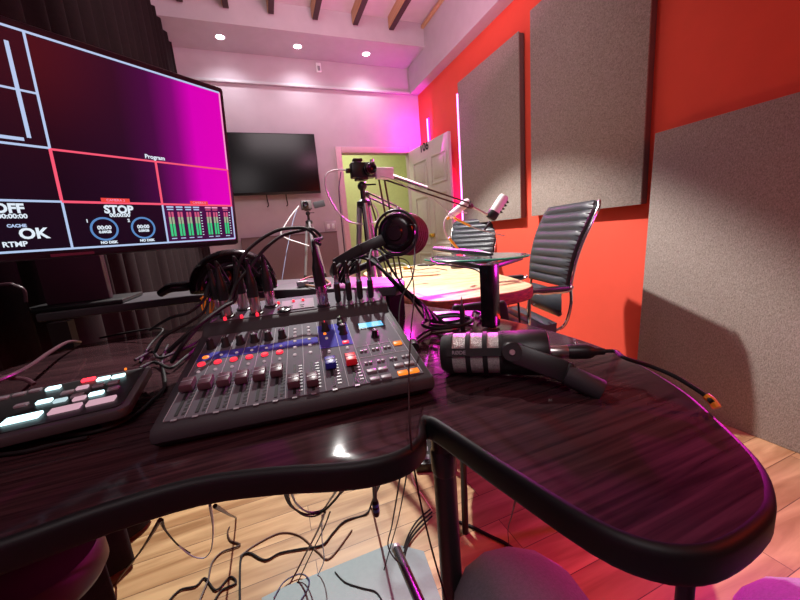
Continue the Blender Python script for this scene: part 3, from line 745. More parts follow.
# ------------------------------------------------------------------ dynamic microphone lying on the desk
mp0 = pt(446, 353, z=.842); mp1 = pt(548, 352, z=.846)
mxz = (mp1-mp0).normalized(); LM_ = (mp1-mp0).length
MICM = aim(mp0, mxz)
mic = thing('microphone', 'black dynamic microphone with silver mesh bands lying on the desk beside the mixer', 'microphone', MICM)
Rm = .0305
MESH = mat('silver_mesh', (.60, .56, .54), .4, .35, bump=1.2, scale=500, bscale=900, var=.5)
s1 = LM_/.115
MB().lathe([(0, -.006*s1), (Rm*.8, -.004*s1), (Rm*.97, .002*s1), (Rm, .008*s1), (Rm*.99, .010*s1), (Rm*.9, .0105*s1)], MICM).build('front_cap', BLKM, mic)
MB().lathe([(Rm*.93, .006*s1), (Rm*.93, .066*s1)], MICM, seg=40).build('mesh_grille', MESH, mic)
for z in (.028, .047, .065): MB().lathe([(Rm*.9, (z-.003)*s1), (Rm*1.0, (z-.0025)*s1), (Rm*1.0, (z+.0025)*s1), (Rm*.9, (z+.003)*s1)], MICM).build('grille_band', BLKM, mic)
ribs = MB()
for k in range(3):
    a = -.9+k*2.1+PI*.5
    o = V((Rm*.985*math.cos(a), Rm*.985*math.sin(a), 0)); ribs.beam(MICM @ (o+V((0, 0, .005*s1))), MICM @ (o+V((0, 0, .068*s1))), .011, .003, up=MICM.to_3x3() @ o.normalized())
ribs.build('grille_rib', BLKM, mic)
MB().lathe([(Rm*.9, .064*s1), (Rm*1.0, .066*s1), (Rm*1.0, .082*s1), (Rm*1.02, .084*s1), (Rm*1.02, .108*s1), (Rm*.97, .114*s1), (Rm*.80, .1155*s1), (0, .1155*s1)], MICM).build('body', BLK, mic)
# yoke side plate facing the camera
toc = (CAM-(mp0+mxz*.08)).normalized(); sd = (toc-mxz*toc.dot(mxz)).normalized()
pv = mp0+mxz*.076*s1+sd*(Rm+.003)
MB().lathe([(0, .006), (.012, .006), (.014, .004), (.014, 0), (0, 0)], aim(pv-sd*.001, sd)).build('pivot_disc', BLK, mic)
MB().lathe([(0, .0025), (.0035, .0025), (.004, 0)], aim(pv+sd*.005, sd)).build('pivot_bolt', STEEL, mic)
jn = pt(566, 372, z=.835)
yk = MB(); yk.beam(pv+sd*.001, jn+sd*.004, .028, .006, up=sd, bev=.003); yk.beam(mp0+mxz*.076*s1-sd*(Rm+.006), jn-sd*.03, .028, .006, up=sd, bev=.003); yk.beam(jn+sd*.006, jn-sd*.034, .02, .024, bev=.004); yk.build('yoke', BLK, mic)
je = pt(590, 378, z=.831); je = V((je.x, je.y, .8255)); jn2 = V((jn.x, jn.y, .836))
MB().lathe([(0, 0), (.0130, 0), (.0135, .002), (.0135, .040), (.0125, .042), (.0085, .042), (.0085, .03), (0, .03)], aim(jn2-V((0, 0, .004)), je-jn2)).build('threaded_mount', DGREY, mic)
MT = MICM @ Matrix.Translation((0, 0, 0))
# maker lettering on the band
xx = mxz; zz_ = sd; yy_ = zz_.cross(xx)
lp = mp0+mxz*.0185*s1+sd*(Rm*1.0+.0012)
MB().box(lp-sd*.0008, (.020, .0085, .002), frame((0, 0, 0), xx, yy_, zz_).to_3x3()).build('name_plate', BLKM, mic)
MB().text('RØDE', .0070, frame(lp+sd*.0005, xx, yy_, zz_), bold=.0002).build('name_lettering', GTXT, mic, recalc=False)
# its cable
ce = mp0+mxz*(.1155*s1)
cx_ = mxz
lead = [ce+cx_*.062, ce+cx_*.08]+[pt(625, 358, z=.85), pt(650, 366, z=.838), pt(674, 376, z=.832), pt(694, 388, z=.825), pt(706, 396, z=.820), pt(712, 402, z=.818)]
t = cable(lead, .0032, 'microphone_cable', 'black microphone lead running from the lying microphone over the right desk edge', ends=None)
MB().lathe([(0, -.002), (.0088, -.001), (.0092, .002), (.0092, .024), (.0085, .025)], aim(ce, cx_)).build('metal_shell', STEEL, t)
MB().lathe([(.0092, .024), (.0098, .028), (.0098, .046), (.0085, .052), (.0050, .058), (.0042, .068), (0, .068)], aim(ce, cx_)).build('boot', BLK, t)
e = [pt(706, 396, z=.820), pt(712, 401, z=.817), pt(717, 408, z=.812)]
MB().tube(e, .0042).build('orange_sleeve', ORG, t)

# ------------------------------------------------------------------ glass riser standing on the desk
gb = pt(491, 327, z=DT); gz = None
d_ = ray(491, 261); tt = gb.y/d_.y; gz = (CAM+d_*tt).z
GL = mat('green_edge_glass', (.55, .8, .7), .03, trans=.85, spec=.6); GL2 = mat('green_glass_edge', (.05, .35, .22), .15)
gc_ = (pt(430, 257, z=gz)+pt(527, 255, z=gz))/2; rx = (pt(430, 257, z=gz)-pt(527, 255, z=gz)).length/2
gdir = (pt(527, 255, z=gz)-pt(430, 257, z=gz)); ga = math.atan2(gdir.y, gdir.x)
ry = .095
gs = thing('glass_riser', 'small oval glass shelf on a black post standing on the desk', 'stand', (gb.x, gb.y, DT))
el = [V((rx*math.cos(a), ry*math.sin(a), 0)) for a in [2*PI*k/48 for k in range(48)]]
ME = Matrix.Translation((gc_.x, gc_.y, 0)) @ Matrix.Rotation(ga, 4, 'Z')
MB().prism([(p.x, p.y) for p in el], gz-.0055, gz, ME, bev=.001, bseg=1).build('glass_top', GL, gs)
ed = [ME @ V((p.x*1.002, p.y*1.002, gz-.0028)) for p in el]; MB().sweep(ed+[ed[0]], .0024, 6, False).build('glass_rim', GL2, gs)
MB().box((gb.x, gb.y, (DT+gz-.006)/2+.001), (.030, .030, gz-.008-DT), Matrix.Rotation(ga, 3, 'Z'), bev=.002).build('post', GLOSS, gs)
MB().beam(pt(434, 259, z=gz-.013), V((gb.x, gb.y, gz-.013)), .016, .010, bev=.002).build('support_bar', BLK, gs)
MB().beam(pt(520, 258, z=gz-.013), V((gb.x, gb.y, gz-.013)), .016, .010, bev=.002).build('support_bar', BLK, gs)
# recorder pen on the glass
a_, b_ = pt(434, 249, z=gz+.012), pt(494, 254.5, z=gz+.008)
t = thing('stylus_pen', 'thick grey and black stylus pen lying on the glass shelf', 'pen', a_)
ax_ = (b_-a_); Lp = ax_.length; PM = aim(a_, ax_)
MB().lathe([(0, 0), (.006, .001), (.0072, .006), (.0072, Lp*.55), (.0062, Lp*.56)], PM).build('barrel', mat('grey_pen_barrel', (.12, .10, .13), .25), t)
MB().lathe([(.0062, Lp*.54), (.0078, Lp*.57), (.0078, Lp*.82), (.004, Lp*.97), (0, Lp)], PM).build('grip', BLK, t)
q = aim(a_+V((0, 0, .007)), ax_); MB().beam(q @ V((0, 0, .006)), q @ V((0, 0, Lp*.4)), .003, .003).build('clip', WHITE, t)
cable([pt(437, 256, z=gz+.006), pt(431, 259, z=gz+.003), pt(436, 263, z=gz+.004), pt(455, 266, z=gz+.004), pt(476, 270, z=gz-.02), pt(488, 280, z=gz-.06)], .0018, 'thin_cable', 'thin black lead curling under the pen at the glass shelf edge')

# things behind the microphone on the desk: upright jack, papers, coiled lead
jb = pt(463, 330, z=DT)
t = thing('jack_adapter', 'slim black jack plug standing upright on the desk behind the microphone', 'plug', jb)
hh = .062
MB().lathe([(.0055, .001), (.0055, hh*.70), (.0035, hh*.86), (.0018, hh*.9)], Matrix.Translation(jb)).build('sleeve', BLK, t)
MB().lathe([(.0017, hh*.88), (.0017, hh*1.05), (.0008, hh*1.15), (0, hh*1.16)], Matrix.Translation(jb)).build('tip', STEEL, t)
a_, b_, c_, d__ = pt(432, 312, z=DT+.001), pt(476, 311, z=DT+.001), pt(473, 325, z=DT+.001), pt(430, 322, z=DT+.001)
p = MB(); p.m(mat('pinkish_paper', (.55, .42, .55), .6)); p._f([p.bm.verts.new(q+V((0, 0, .001))) for q in (a_, b_, c_, d__)])
vs = [p.bm.verts.new(q) for q in (a_, b_, c_, d__)]; p._f(vs)
tag(p.build('paper_sheet', None), 'pale sheet of paper lying on the magenta-lit desk behind the microphone', 'paper')
t = thing('coiled_cable', 'flat coil of black lead on the desk between mixer and microphone', 'cable', pt(445, 318, z=DT))
for k, (px, py, rr) in enumerate(((448, 318, .045), (452, 321, .05), (447, 322, .055))):
    MB().torus(Matrix.Translation(pt(px, py, z=DT+.005+k*.006)) , rr, .0032, n=36, seg=8, ry=rr*.8).build('loop', RUB, t)
cable([pt(478, 318, z=DT+.006), pt(482, 314, z=DT+.006), pt(474, 311, z=DT+.005), pt(470, 318, z=DT+.005), pt(455, 326, z=DT+.005), pt(430, 330, z=DT+.005), pt(417, 338, z=DT+.005)], .0036, 'black_cable', 'thick black lead lying on the desk with a plug by the mixer corner')
t = thing('plug', 'black plug lying on the desk at the right side of the mixer', 'plug', pt(417, 342, z=DT+.008))
MB().lathe([(0, 0), (.0078, 0), (.0082, .004), (.0072, .028), (.004, .032), (0, .032)], aim(pt(415, 347, z=DT+.0085), pt(408, 332, z=DT+.0085)-pt(415, 347, z=DT+.0085))).build('barrel', BLK, t)

# ------------------------------------------------------------------ wooden live-edge table
TZ = .74
TW = wood('blond_live_edge_wood', (.52, .34, .17), (.78, .58, .36), (3, 14, 3), 3, .6, spec=.2)
TE = wood('red_lit_bark_edge', (.10, .02, .01), (.34, .06, .03), (8, 8, 40), 4, .7)  # red light falling on the bark edge is put into its colour
tp_ = [(.60, 1.25), (.68, 1.20), (.80, 1.185), (.93, 1.175), (1.03, 1.19), (1.12, 1.25), (1.16, 1.33), (1.20, 1.45), (1.25, 1.65), (1.30, 1.95), (1.32, 2.3), (1.28, 2.6), (1.2, 2.76), (1.02, 2.84), (.78, 2.8), (.66, 2.6), (.63, 2.3), (.60, 1.95), (.57, 1.6), (.575, 1.38)]
tb = thing('table', 'blond live-edge wooden table with bark edge coloured red-lit behind the desk', 'table', (1.0, 2.0, 0))
pl = smooth_loop([(x+random.uniform(-.006, .006), y+random.uniform(-.006, .006), 0) for x, y in tp_], 4)
d = MB(); d.m(TE).prism([(q.x, q.y) for q in pl], TZ-.055, TZ, bev=.006, bseg=2); d.mats.append(TW)
bmesh.ops.recalc_face_normals(d.bm, faces=d.bm.faces)
max((f for f in d.bm.faces if f.calc_center_median().z > TZ-.002), key=lambda f: f.calc_area()).material_index = 1
d.build('tabletop', None, tb, ang=50)
for lx, ly, sx_, sy_ in ((.74, 1.36, -1, -1), (1.12, 1.42, 1, -1), (.74, 2.6, -1, 1), (1.2, 2.6, 1, 1)):
    l = MB(); foot = V((lx+sx_*.05, ly+sy_*.05, .006))
    for o in ((-.05, 0), (.05, 0), (0, .05)): l.tube([(lx+o[0], ly+o[1], TZ-.056), (foot+V((o[0]*.12, o[1]*.12, 0)))], .0055)
    l.box((lx, ly+.015, TZ-.058), (.14, .10, .005)); l.build('leg', BLK, tb)
# things on the wooden table
q = pt(458, 268, z=TZ)
t = thing('tape_roll', 'round roll of dark tape lying on the wooden table', 'tape', q)
MB().lathe([(.035, .001), (.052, .001), (.054, .004), (.054, .020), (.052, .023), (.037, .023), (.035, .020), (.035, .001)], Matrix.Translation(q)).build('tape', mat('grey_brown_tape', (.10, .09, .06), .35), t)
MB().lathe([(.033, .002), (.035, .002), (.035, .023), (.033, .023), (.033, .002)], Matrix.Translation(q)).build('core', mat('card_core', (.4, .32, .2), .7), t)
t = thing('pencil', 'thin orange-brown pencil lying on the wooden table left of the tape roll', 'pencil', pt(405, 276.5, z=TZ+.005))
a_, b_ = pt(401, 277, z=TZ+.006), pt(441, 274.5, z=TZ+.006)
MB().cyl(a_, a_+(b_-a_)*.9, .0045, seg=6).build('shaft', mat('pencil_wood', (.35, .16, .05), .5), t); MB().cyl(a_+(b_-a_)*.9, b_, .0045, .001, seg=6).build('tip', BRCAB, t)
gr = 'thin leads scattered on the wooden table'
for pts_, m_, lb in (([(392, 270), (405, 267), (417, 270), (432, 268), (447, 270)], BLKM, 'thin black lead crossing the middle of the wooden table'),
                 ([(390, 264), (402, 263), (410, 266), (424, 264), (430, 267)], WCAB, 'thin white lead curled on the wooden table behind the headphones'),
                 ([(396, 274), (408, 271), (426, 273), (440, 271)], SILV, 'thin grey lead lying in front of the pencil end on the wooden table')):
    cable([pt(x, y, z=TZ+.004) for x, y in pts_], .003, 'thin_cable', lb, m_=m_, group=gr)
q = pt(408, 269, z=TZ)
t = thing('small_dish', 'small shiny metal dish on the wooden table beside the headphones', 'dish', q)
MB().lathe([(0, .002), (.03, .002), (.045, .018), (.047, .018), (.032, 0), (0, 0)], Matrix.Translation(q)).build('bowl', BRASS, t)
q = pt(424, 266, z=TZ); 
t = thing('phone', 'black phone lying on the far part of the wooden table', 'phone', q)
MB().box((q.x+.02, q.y, TZ+.0055), (.07, .14, .008), Matrix.Rotation(.6, 3, 'Z'), bev=.003).build('body', GLOSS, t); MB().box((q.x+.02, q.y, TZ+.0098), (.062, .13, .001), Matrix.Rotation(.6, 3, 'Z')).build('screen', mat('phone_glass', (.01, .01, .012), .05), t)

# ------------------------------------------------------------------ boom arms
def armature(nm, lb, base, elbow, tip, spr=True):
    t = thing(nm, lb, 'microphone arm', base)
    MB().cyl(base, base+V((0, 0, .06)), .014).build('clamp_post', BLK, t)
    MB().box(base+V((0, 0, .004)), (.05, .06, .008)).build('clamp', BLK, t)
    s0 = base+V((0, 0, .06))
    for a, b, o in ((s0, elbow, V((.014, 0, 0))), (elbow, tip, V((0, 0, .012)))):
        for s_ in (-1, 1): MB().beam(a+o*s_, b+o*s_, .007, .007).build('arm_bar', BLK, t)
    if spr:
        a, b = elbow+(tip-elbow)*.05+V((0, 0, .018)), elbow+(tip-elbow)*.5+V((0, 0, .016)); n_ = 60
        ring = []; dr = (b-a); u = dr.normalized().orthogonal(); w_ = dr.normalized().cross(u)
        for k in range(n_*8+1): an = k/8*2*PI; ring.append(a+dr*(k/(n_*8))+(u*math.cos(an)+w_*math.sin(an))*.006)
        MB().sweep(ring, .0012, 4).build('spring', STEEL, t)
    MB().ball(elbow, .016).build('elbow_joint', BLK, t); MB().ball(tip, .014).build('end_joint', mat('magenta_tinted_knob', (.10, .01, .05), .3), t)
    return t
YB_ = 1.62
be = pt(377, 236, y=YB_); base = V((.605, 1.62, TZ)); base = V((pt(374, 240, y=1.62).x, 1.62, TZ)); base.x = max(base.x, .60)
elb = pt(381, 176, y=1.62); tip = pt(471, 206, y=1.55)
arm = armature('boom_arm', 'black spring boom arm reaching right to the white microphone', base, elb, tip)
a_, b_ = pt(375.5, 173.5, y=1.60), pt(393, 173.5, y=1.60)
MB().beam(a_, b_, .03, .052, bev=.004).build('arm_cover', WHITE, arm)
# white microphone at its end
ma, mb_ = pt(490, 219, y=1.53), pt(504, 197, y=1.50)
t = thing('microphone', 'white ribbed microphone held on the end of the black boom arm', 'microphone', ma)
ml_ = (mb_-ma).length; AM = aim(ma, mb_-ma); Rw = .028
MB().lathe([(0, 0), (Rw*.8, .0), (Rw, .01), (Rw, ml_*.32), (Rw*.92, ml_*.34)], AM).build('base_ring', BLK, t)
MB().lathe([(Rw*.92, ml_*.30), (Rw*.92, ml_*.96), (Rw*.75, ml_*1.05), (0, ml_*1.08)], AM).build('mesh_grille', WHITE, t)
for k in range(4):
    sdv = (V((1, -.4, -.3))); sdv = (sdv-(mb_-ma).normalized()*sdv.dot((mb_-ma).normalized())).normalized()
    o = ma+(mb_-ma)*(.45+.15*k)+sdv*(Rw*.72); MB().beam(o-V((0, 0, 0)), o+sdv*.014, .030, .006, up=(mb_-ma)).build('grille_slot', BLKM, t)
MB().cyl(tip, ma+(mb_-ma)*.15-V((.012, 0, 0)), .006).build('swivel_rod', SILV, t)
MB().cyl(ma-(mb_-ma)*.1+V((.01, 0, -.004)), ma-(mb_-ma)*.42+V((.0, 0, -.01)), .008, .005).build('tail_plug', BLK, t)
cable([pt(x, y, y=1.54) for x, y in ((467, 213), (455, 212), (446, 218), (444, 228), (449, 240), (457, 248))], .004, 'white_cable', 'white lead with a yellow sleeve looping under the boom arm tip', m_=WCAB,
      ends=[lambda t: MB().cyl(pt(449, 238, y=1.53), pt(458, 249, y=1.53), .0065).build('yellow_sleeve', YEL, t)])
cable([pt(x, y, y=1.56) for x, y in ((380, 176), (395, 180), (412, 190), (428, 196), (440, 204), (452, 215), (470, 226), (485, 231), (505, 236))], .0028, 'thin_cable', 'thin grey lead with a yellow collar trailing below the boom arm bars', m_=SILV,
      ends=[lambda t: MB().cyl(pt(454, 218, y=1.55), pt(470, 226, y=1.55), .0055).build('yellow_collar', YEL, t)])
t = thing('microphone', 'slim white microphone body hanging just behind the joint of the boom arm', 'microphone', pt(450, 215, y=1.62))
a_, b_ = pt(449, 217, y=1.62), pt(469, 201, y=1.60)
MB().sweep([a_, a_+(b_-a_)*.1, a_+(b_-a_)*.5, a_+(b_-a_)*.9, b_], [.010, .018, .020, .022, .016], 18).build('body', WHITE, t)
MB().cyl(a_-(b_-a_)*.12, a_+(b_-a_)*.02, .008).build('connector', YEL, t)
MB().cyl(b_, tip, .008).build('mount', BLK, t)
# second lower arm pair
base2 = V((.66, 1.95, TZ)); el2 = pt(366, 194, y=1.95); tp2 = pt(398, 209, y=1.85); tp3 = pt(430, 226, y=1.8)
armature('boom_arm', 'folded lower black boom arm behind the headphones near the doorway', base2, el2, tp2, False)

# ------------------------------------------------------------------ camera and tripods
def tripod(px, yy, topz, spread, lb, legm):
    c = pt(px[0], px[1], y=yy)
    t = thing('tripod', lb, 'tripod', (c.x, c.y, 0))
    z0 = topz; hub = V((c.x, c.y, z0-.10))
    MB().cyl((c.x, c.y, .45), (c.x, c.y, z0-.025), .011).build('centre_column', BLK, t)
    MB().ball((c.x, c.y, z0-.035), .020).build('ball_head', BLK, t)
    MB().box((c.x, c.y, z0-.006), (.05, .05, .010), bev=.002).build('mount_plate', BLK, t)
    MB().lathe([(.014, 0), (.03, .01), (.03, .03), (.014, .04)], Matrix.Translation(hub-V((0, 0, .03)))).build('collar', BLK, t)
    MB().beam(V((c.x, c.y, z0-.03)), V((c.x+.05, c.y-.04, z0-.035)), .008, .006).build('locking_handle', BLK, t)
    for k in range(3):
        a = .5+k*2*PI/3; f = V((c.x+spread*math.cos(a), c.y+spread*math.sin(a), .012)); s_ = hub+V((.02*math.cos(a), .02*math.sin(a), -.01))
        m1 = s_+(f-s_)*.42
        l = MB(); l.m(legm).cyl(s_, m1, .012); l.m(BLK).cyl(m1-(f-s_)*.02, m1+(f-s_)*.015, .014); l.m(legm).cyl(m1, f, .008)
        leg = l.build('leg', None, t); 
        ft = MB().ball(f+V((0, 0, .002)), (.012, .012, .010)).build('rubber_foot', BLKM, None)
        ft.data.transform(leg.matrix_basis.inverted() @ t.matrix_basis.inverted()); ft.parent = leg
    return t, c
Yc = 1.50
tri, tc_ = tripod((362, 185), Yc, pt(362, 178, y=Yc).z+.001, .16, 'black and silver camera tripod standing between desk and doorway', SILV)
a_, b_ = pt(350, 163, y=Yc), pt(375, 178, y=Yc); cc = (a_+b_)/2
t = thing('camera', 'compact black camera mounted on the tripod in front of the doorway', 'camera', (cc.x, cc.y, b_.z))
MB().box(cc, (b_.x-a_.x, .045, a_.z-b_.z), bev=.005).build('body', BLK, t)
fv = V((.35, -1, -.05)).normalized()
MB().lathe([(.027, 0), (.027, .012), (.024, .014), (.024, .026), (.021, .03), (.015, .027), (0, .022)], aim(cc+V((.022, -.022, 0)), V((.15, -1, -.02)))).build('lens', GLOSS, t)
MB().lathe([(.023, 0), (.0235, .003), (.0215, .004)], aim(cc+V((.025, -.05, 0)), V((.15, -1, -.02)))).build('lens_ring', mat('dark_red_ring', (.12, .02, .05), .3, .5), t)
MB().box(cc+V((-.02, 0, .042)), (.04, .03, .012), bev=.003).build('viewfinder_hump', BLK, t); MB().cyl(cc+V((.045, 0, .036)), cc+V((.045, 0, .045)), .008).build('shutter_dial', SILV, t)
MB().box(cc+V((-.064, 0, 0)), (.02, .016, .018), bev=.002).build('cable_plug', BLK, t)
cable([pt(x, y, y=Yc) for x, y in ((346, 170), (337, 170), (328, 173), (325, 181), (328, 195), (338, 212), (350, 222), (364, 224), (376, 222), (378, 214), (373, 204))], .0040, 'white_cable', 'white video lead looping from the side of the tripod camera', m_=WCAB)
cable([pt(x, y, y=Yc+.02) for x, y in ((341, 172), (339, 190), (341, 215), (344, 245), (346, 268))], .003, 'black_cable', 'thin dark lead hanging straight down left of the camera tripod', m_=mat('mauve_dark_cable', (.08, .05, .09), .5))
Yd = 3.2
tri2, tc2 = tripod((308, 214), Yd, pt(308, 209.5, y=Yd).z+.001, .22, 'small silver tripod standing before the brown board at the back wall', SILV)
a_, b_ = pt(300.5, 201, y=Yd), pt(312, 209.5, y=Yd); cc = (a_+b_)/2
t = thing('camcorder', 'small grey camcorder with its side screen open on the far tripod', 'camcorder', (cc.x, cc.y, b_.z))
MB().box(cc, (b_.x-a_.x, .07, a_.z-b_.z), bev=.008).build('body', mat('camcorder_grey', (.10, .09, .09), .4), t)
MB().lathe([(.026, 0), (.026, .03), (.018, .034), (0, .028)], aim(cc+V((-.01, -.03, .005)), V((-.1, -1, 0)))).build('lens', GLOSS, t)
MB().box(cc+V((.11, -.02, .002)), (.10, .012, .055), Matrix.Rotation(-.15, 3, 'Y'), bev=.003).build('flip_screen', DGREY, t)
cable([pt(x, y, y=Yd) for x, y in ((299, 206), (291, 216), (284, 227), (281, 234), (288, 239), (300, 243), (309, 246))], .0065, 'white_cable', 'white lead looping beside the far camcorder tripod', m_=WCAB)
cable([pt(x, y, y=Yd+.05) for x, y in ((298, 207), (294, 218), (290, 235), (286, 255), (282, 280))], .0045, 'pale_blue_cable', 'pale blue lead hanging from the far camcorder', m_=BLUCAB)
cable([pt(x, y, z=SH+.006) for x, y in ((300, 281), (310, 277), (322, 278), (330, 284), (318, 287), (306, 285))], .004, 'brown_strap', 'brown and white strap lying coiled on the shelf behind the tall plug', 'strap', m_=mat('brown_strap_m', (.30, .12, .05), .6))
t = thing('power_adapter', 'small grey adapter block on the shelf in front of the brown strap', 'adapter', pt(303, 287, z=SH))
q = pt(303, 287, z=SH); MB().box(q+V((0, 0, .009)), (.030, .022, .016), bev=.003).build('block', GTXT, t); MB().cyl(q+V((.015, 0, .009)), q+V((.03, 0, .008)), .003).build('lead_stub', RUB, t)

# ------------------------------------------------------------------ chairs
def make_chair(lb, M, grp='black ribbed leather office chairs', turn=0):
    t = thing('office_chair', lb, 'chair', M, grp)      # local: faces -x, origin on floor under the seat
    W2 = .235; zs = .49; xb = .22; lean = math.radians(18); nr = 9
    def bf(u, v, s_=0):
        Lb = .45; x = xb+.06+u*Lb*math.sin(lean)-.03*math.sin(PI*u); z = zs+.185+u*Lb*math.cos(lean)
        wy = W2*(.86+.14*min(1, u*1.4)-.10*max(0, u-.92)/.08*abs(2*v-1))
        return V((x, (2*v-1)*wy, z))
    def front(u, v):
        p = bf(u, v); puff = .016*abs(math.sin(PI*nr*u))**.55*(1-abs(2*v-1)**6)
        return p+V((-math.cos(lean), 0, math.sin(lean)))*(.020+puff)
    def rear(u, v): return bf(u, 1-v)+V((math.cos(lean), 0, -math.sin(lean)))*.010
    b = MB(); b.grid(front, 80, 12); b.grid(rear, 20, 12)
    for i in range(20):
        for v in (0, 1):
            q4 = [front(i/20, v), front((i+1)/20, v), rear((i+1)/20, 1-v), rear(i/20, 1-v)]; b._f([b.bm.verts.new(q) for q in q4])
    for u in (0, 1):
        for j in range(12):
            q4 = [front(u, j/12), front(u, (j+1)/12), rear(u, 1-(j+1)/12), rear(u, 1-j/12)]; b._f([b.bm.verts.new(q) for q in q4])
    bmesh.ops.remove_doubles(b.bm, verts=b.bm.verts, dist=1e-4)
    b.build('backrest', LEATH, t, world=False, ang=60)
    lc = MB()
    def lf(u, v): 
        a = u*PI; return V((xb+.03-.035*math.sin(a)*(1-abs(2*v-1)**4)+.05*(.5-u)**2, (2*v-1)*W2*(.62+.20*math.sin(a)**.5), zs+.02+.15*u))
    lc.grid(lf, 16, 12); lc.grid(lambda u, v: lf(u, 1-v)+V((.03, 0, 0)) if 0 < u < 1 and 0 < v < 1 else lf(u, 1-v), 16, 12)
    bmesh.ops.remove_doubles(lc.bm, verts=lc.bm.verts, dist=1e-4); lc.build('lumbar_cushion', LEATH, t, world=False, ang=70)
    for s_ in (-1, 1):
        MB().tube([bf(0, (s_+1)/2)+V((.004, s_*.01, .01)), (xb+.06, s_*(W2-.01), zs+.10), (xb+.03, s_*(W2-.03), zs-.02), (xb-.06, s_*(W2-.08), zs-.055)], .008).build('back_bracket', CHROME, t, world=False)
    for s_ in (-1, 1):
        e = [bf(k/14, (s_+1)/2)+V((.004, s_*.010, 0)) for k in range(15)]; MB().sweep(e, .0085, 10).build('back_frame', CHROME, t, world=False)
    def sf_(u, v):
        x = xb-.02-u*.48; drop = .05*max(0, u-.82)/.18*max(0, u-.82)/.18
        return V((x, (2*v-1)*(W2), zs+.03*(.5-u)**2*2-drop+.012*abs(math.sin(PI*8*u))**.55*(1-abs(2*v-1)**6)))
    b = MB(); b.grid(sf_, 64, 12); b.grid(lambda u, v: V((xb-.02-u*.47, (1-2*v)*(W2-.005), zs-.045)), 8, 12)
    for i in range(16):
        for v in (0, 1):
            q4 = [sf_(i/16, v), sf_((i+1)/16, v), V((xb-.02-(i+1)/16*.47, (2*v-1)*(W2-.005), zs-.045)), V((xb-.02-i/16*.47, (2*v-1)*(W2-.005), zs-.045))]; b._f([b.bm.verts.new(q) for q in q4])
    for u in (0, 1):
        for j in range(12):
            q4 = [sf_(u, j/12), sf_(u, (j+1)/12), V((xb-.02-u*.47, (2*(j+1)/12-1)*(W2-.005), zs-.045)), V((xb-.02-u*.47, (2*j/12-1)*(W2-.005), zs-.045))]; b._f([b.bm.verts.new(q) for q in q4])
    bmesh.ops.remove_doubles(b.bm, verts=b.bm.verts, dist=1e-4)
    b.build('seat', LEATH, t, world=False, ang=60)
    for s_ in (-1, 1):
        y = s_*(W2+.02); p = [(.05, y-s_*.04, zs-.02), (.04, y, zs+.03), (.05, y, .665), (.12, y, .672), (.24, y, .672), (.275, y-s_*.01, .69)]
        MB().tube(p, .009).build('arm_frame', CHROME, t, world=False)
        MB().box((.135, y, .690), (.23, .045, .020), bev=.008).build('armrest_pad', LEATH, t, world=False)
    MB().box((0, 0, zs-.06), (.22, .20, .03), bev=.006).build('seat_plate', BLK, t, world=False)
    MB().cyl((0, 0, .10), (0, 0, zs-.06), .026).build('gas_column', BLK, t, world=False)
    for k in range(5):
        a = k*2*PI/5+.3; e = V((.29*math.cos(a), .29*math.sin(a), .07)); MB().sweep([(0, 0, .12), e*.5+V((0, 0, .06)), e], [.024, .018, .013], 10).build('base_leg', CHROME, t, world=False)
        cst = MB(); cst.cyl(e+V((-.012*math.sin(a), .012*math.cos(a), -.042)), e-V((-.012*math.sin(a), .012*math.cos(a), .042)), .027, seg=18); cst.cyl(e-V((0, 0, .04)), e, .006); cst.build('caster', BLK, t, world=False)
    return t
make_chair('black ribbed leather office chair with chrome frame beside the leaning acoustic panel', Matrix.Translation((1.205, 1.60, 0)) @ Matrix.Rotation(-.27, 4, 'Z'))
c1 = make_chair('black ribbed leather office chair standing farther away behind the wooden table, near the neon strip', Matrix.Translation((1.66, 2.80, 0)) @ Matrix.Rotation(.62, 4, 'Z'))

lc_ = thing('low_chair', 'low black chair with a small rounded back tucked in front of the wooden table edge', 'chair', (.74, .98, 0))
lm = Matrix.Translation((.74, .98, 0)) @ Matrix.Rotation(-.35, 4, 'Z')
MB().prism([(p.x, p.y) for p in smooth_loop([V((x, y, 0)) for x, y in ((-.22, -.2), (.22, -.2), (.24, .18), (0, .23), (-.24, .18))], 5)], .42, .475, lm, bev=.02).build('seat', BLKM, lc_)
bq = pt(479, 303, y=1.12)
MB().prism([(p.x, p.y) for p in smooth_loop([V((x, y, 0)) for x, y in ((-.10, -.15), (.10, -.15), (.11, .13), (.06, .16), (-.06, .16), (-.11, .13))], 5)], -.015, .015, frame((bq.x, 1.12, bq.z-.16), V((.94, -.34, 0)), V((0, 0, 1))), bev=.008).build('backrest', BLK, lc_)
MB().beam((bq.x, 1.125, .44), (bq.x, 1.125, bq.z-.25), .04, .012).build('back_support', BLK, lc_)
for x, y in ((-.19, -.17), (.19, -.17), (.2, .16), (-.2, .16)): MB().cyl(lm @ V((x, y, .425)), lm @ V((x*1.05, y*1.05, 0)), .011).build('leg', BLK, lc_)

# ------------------------------------------------------------------ under the desk
MATM = mat('pale_blue_grey_mat', (.20, .27, .28), .6, bump=.2, scale=80)
zf = .0
cs = [pt(262, 600, z=0), pt(282, 590, z=0), pt(392, 545, z=0), pt(424, 553, z=0), pt(455, 640, z=0), pt(270, 680, z=0)]
d = MB(); d.prism([(p.x, p.y) for p in cs], .001, .009, bev=.002)
tag(d.build('floor_mat', MATM), 'pale blue-grey board lying on the floor under the desk', 'mat')
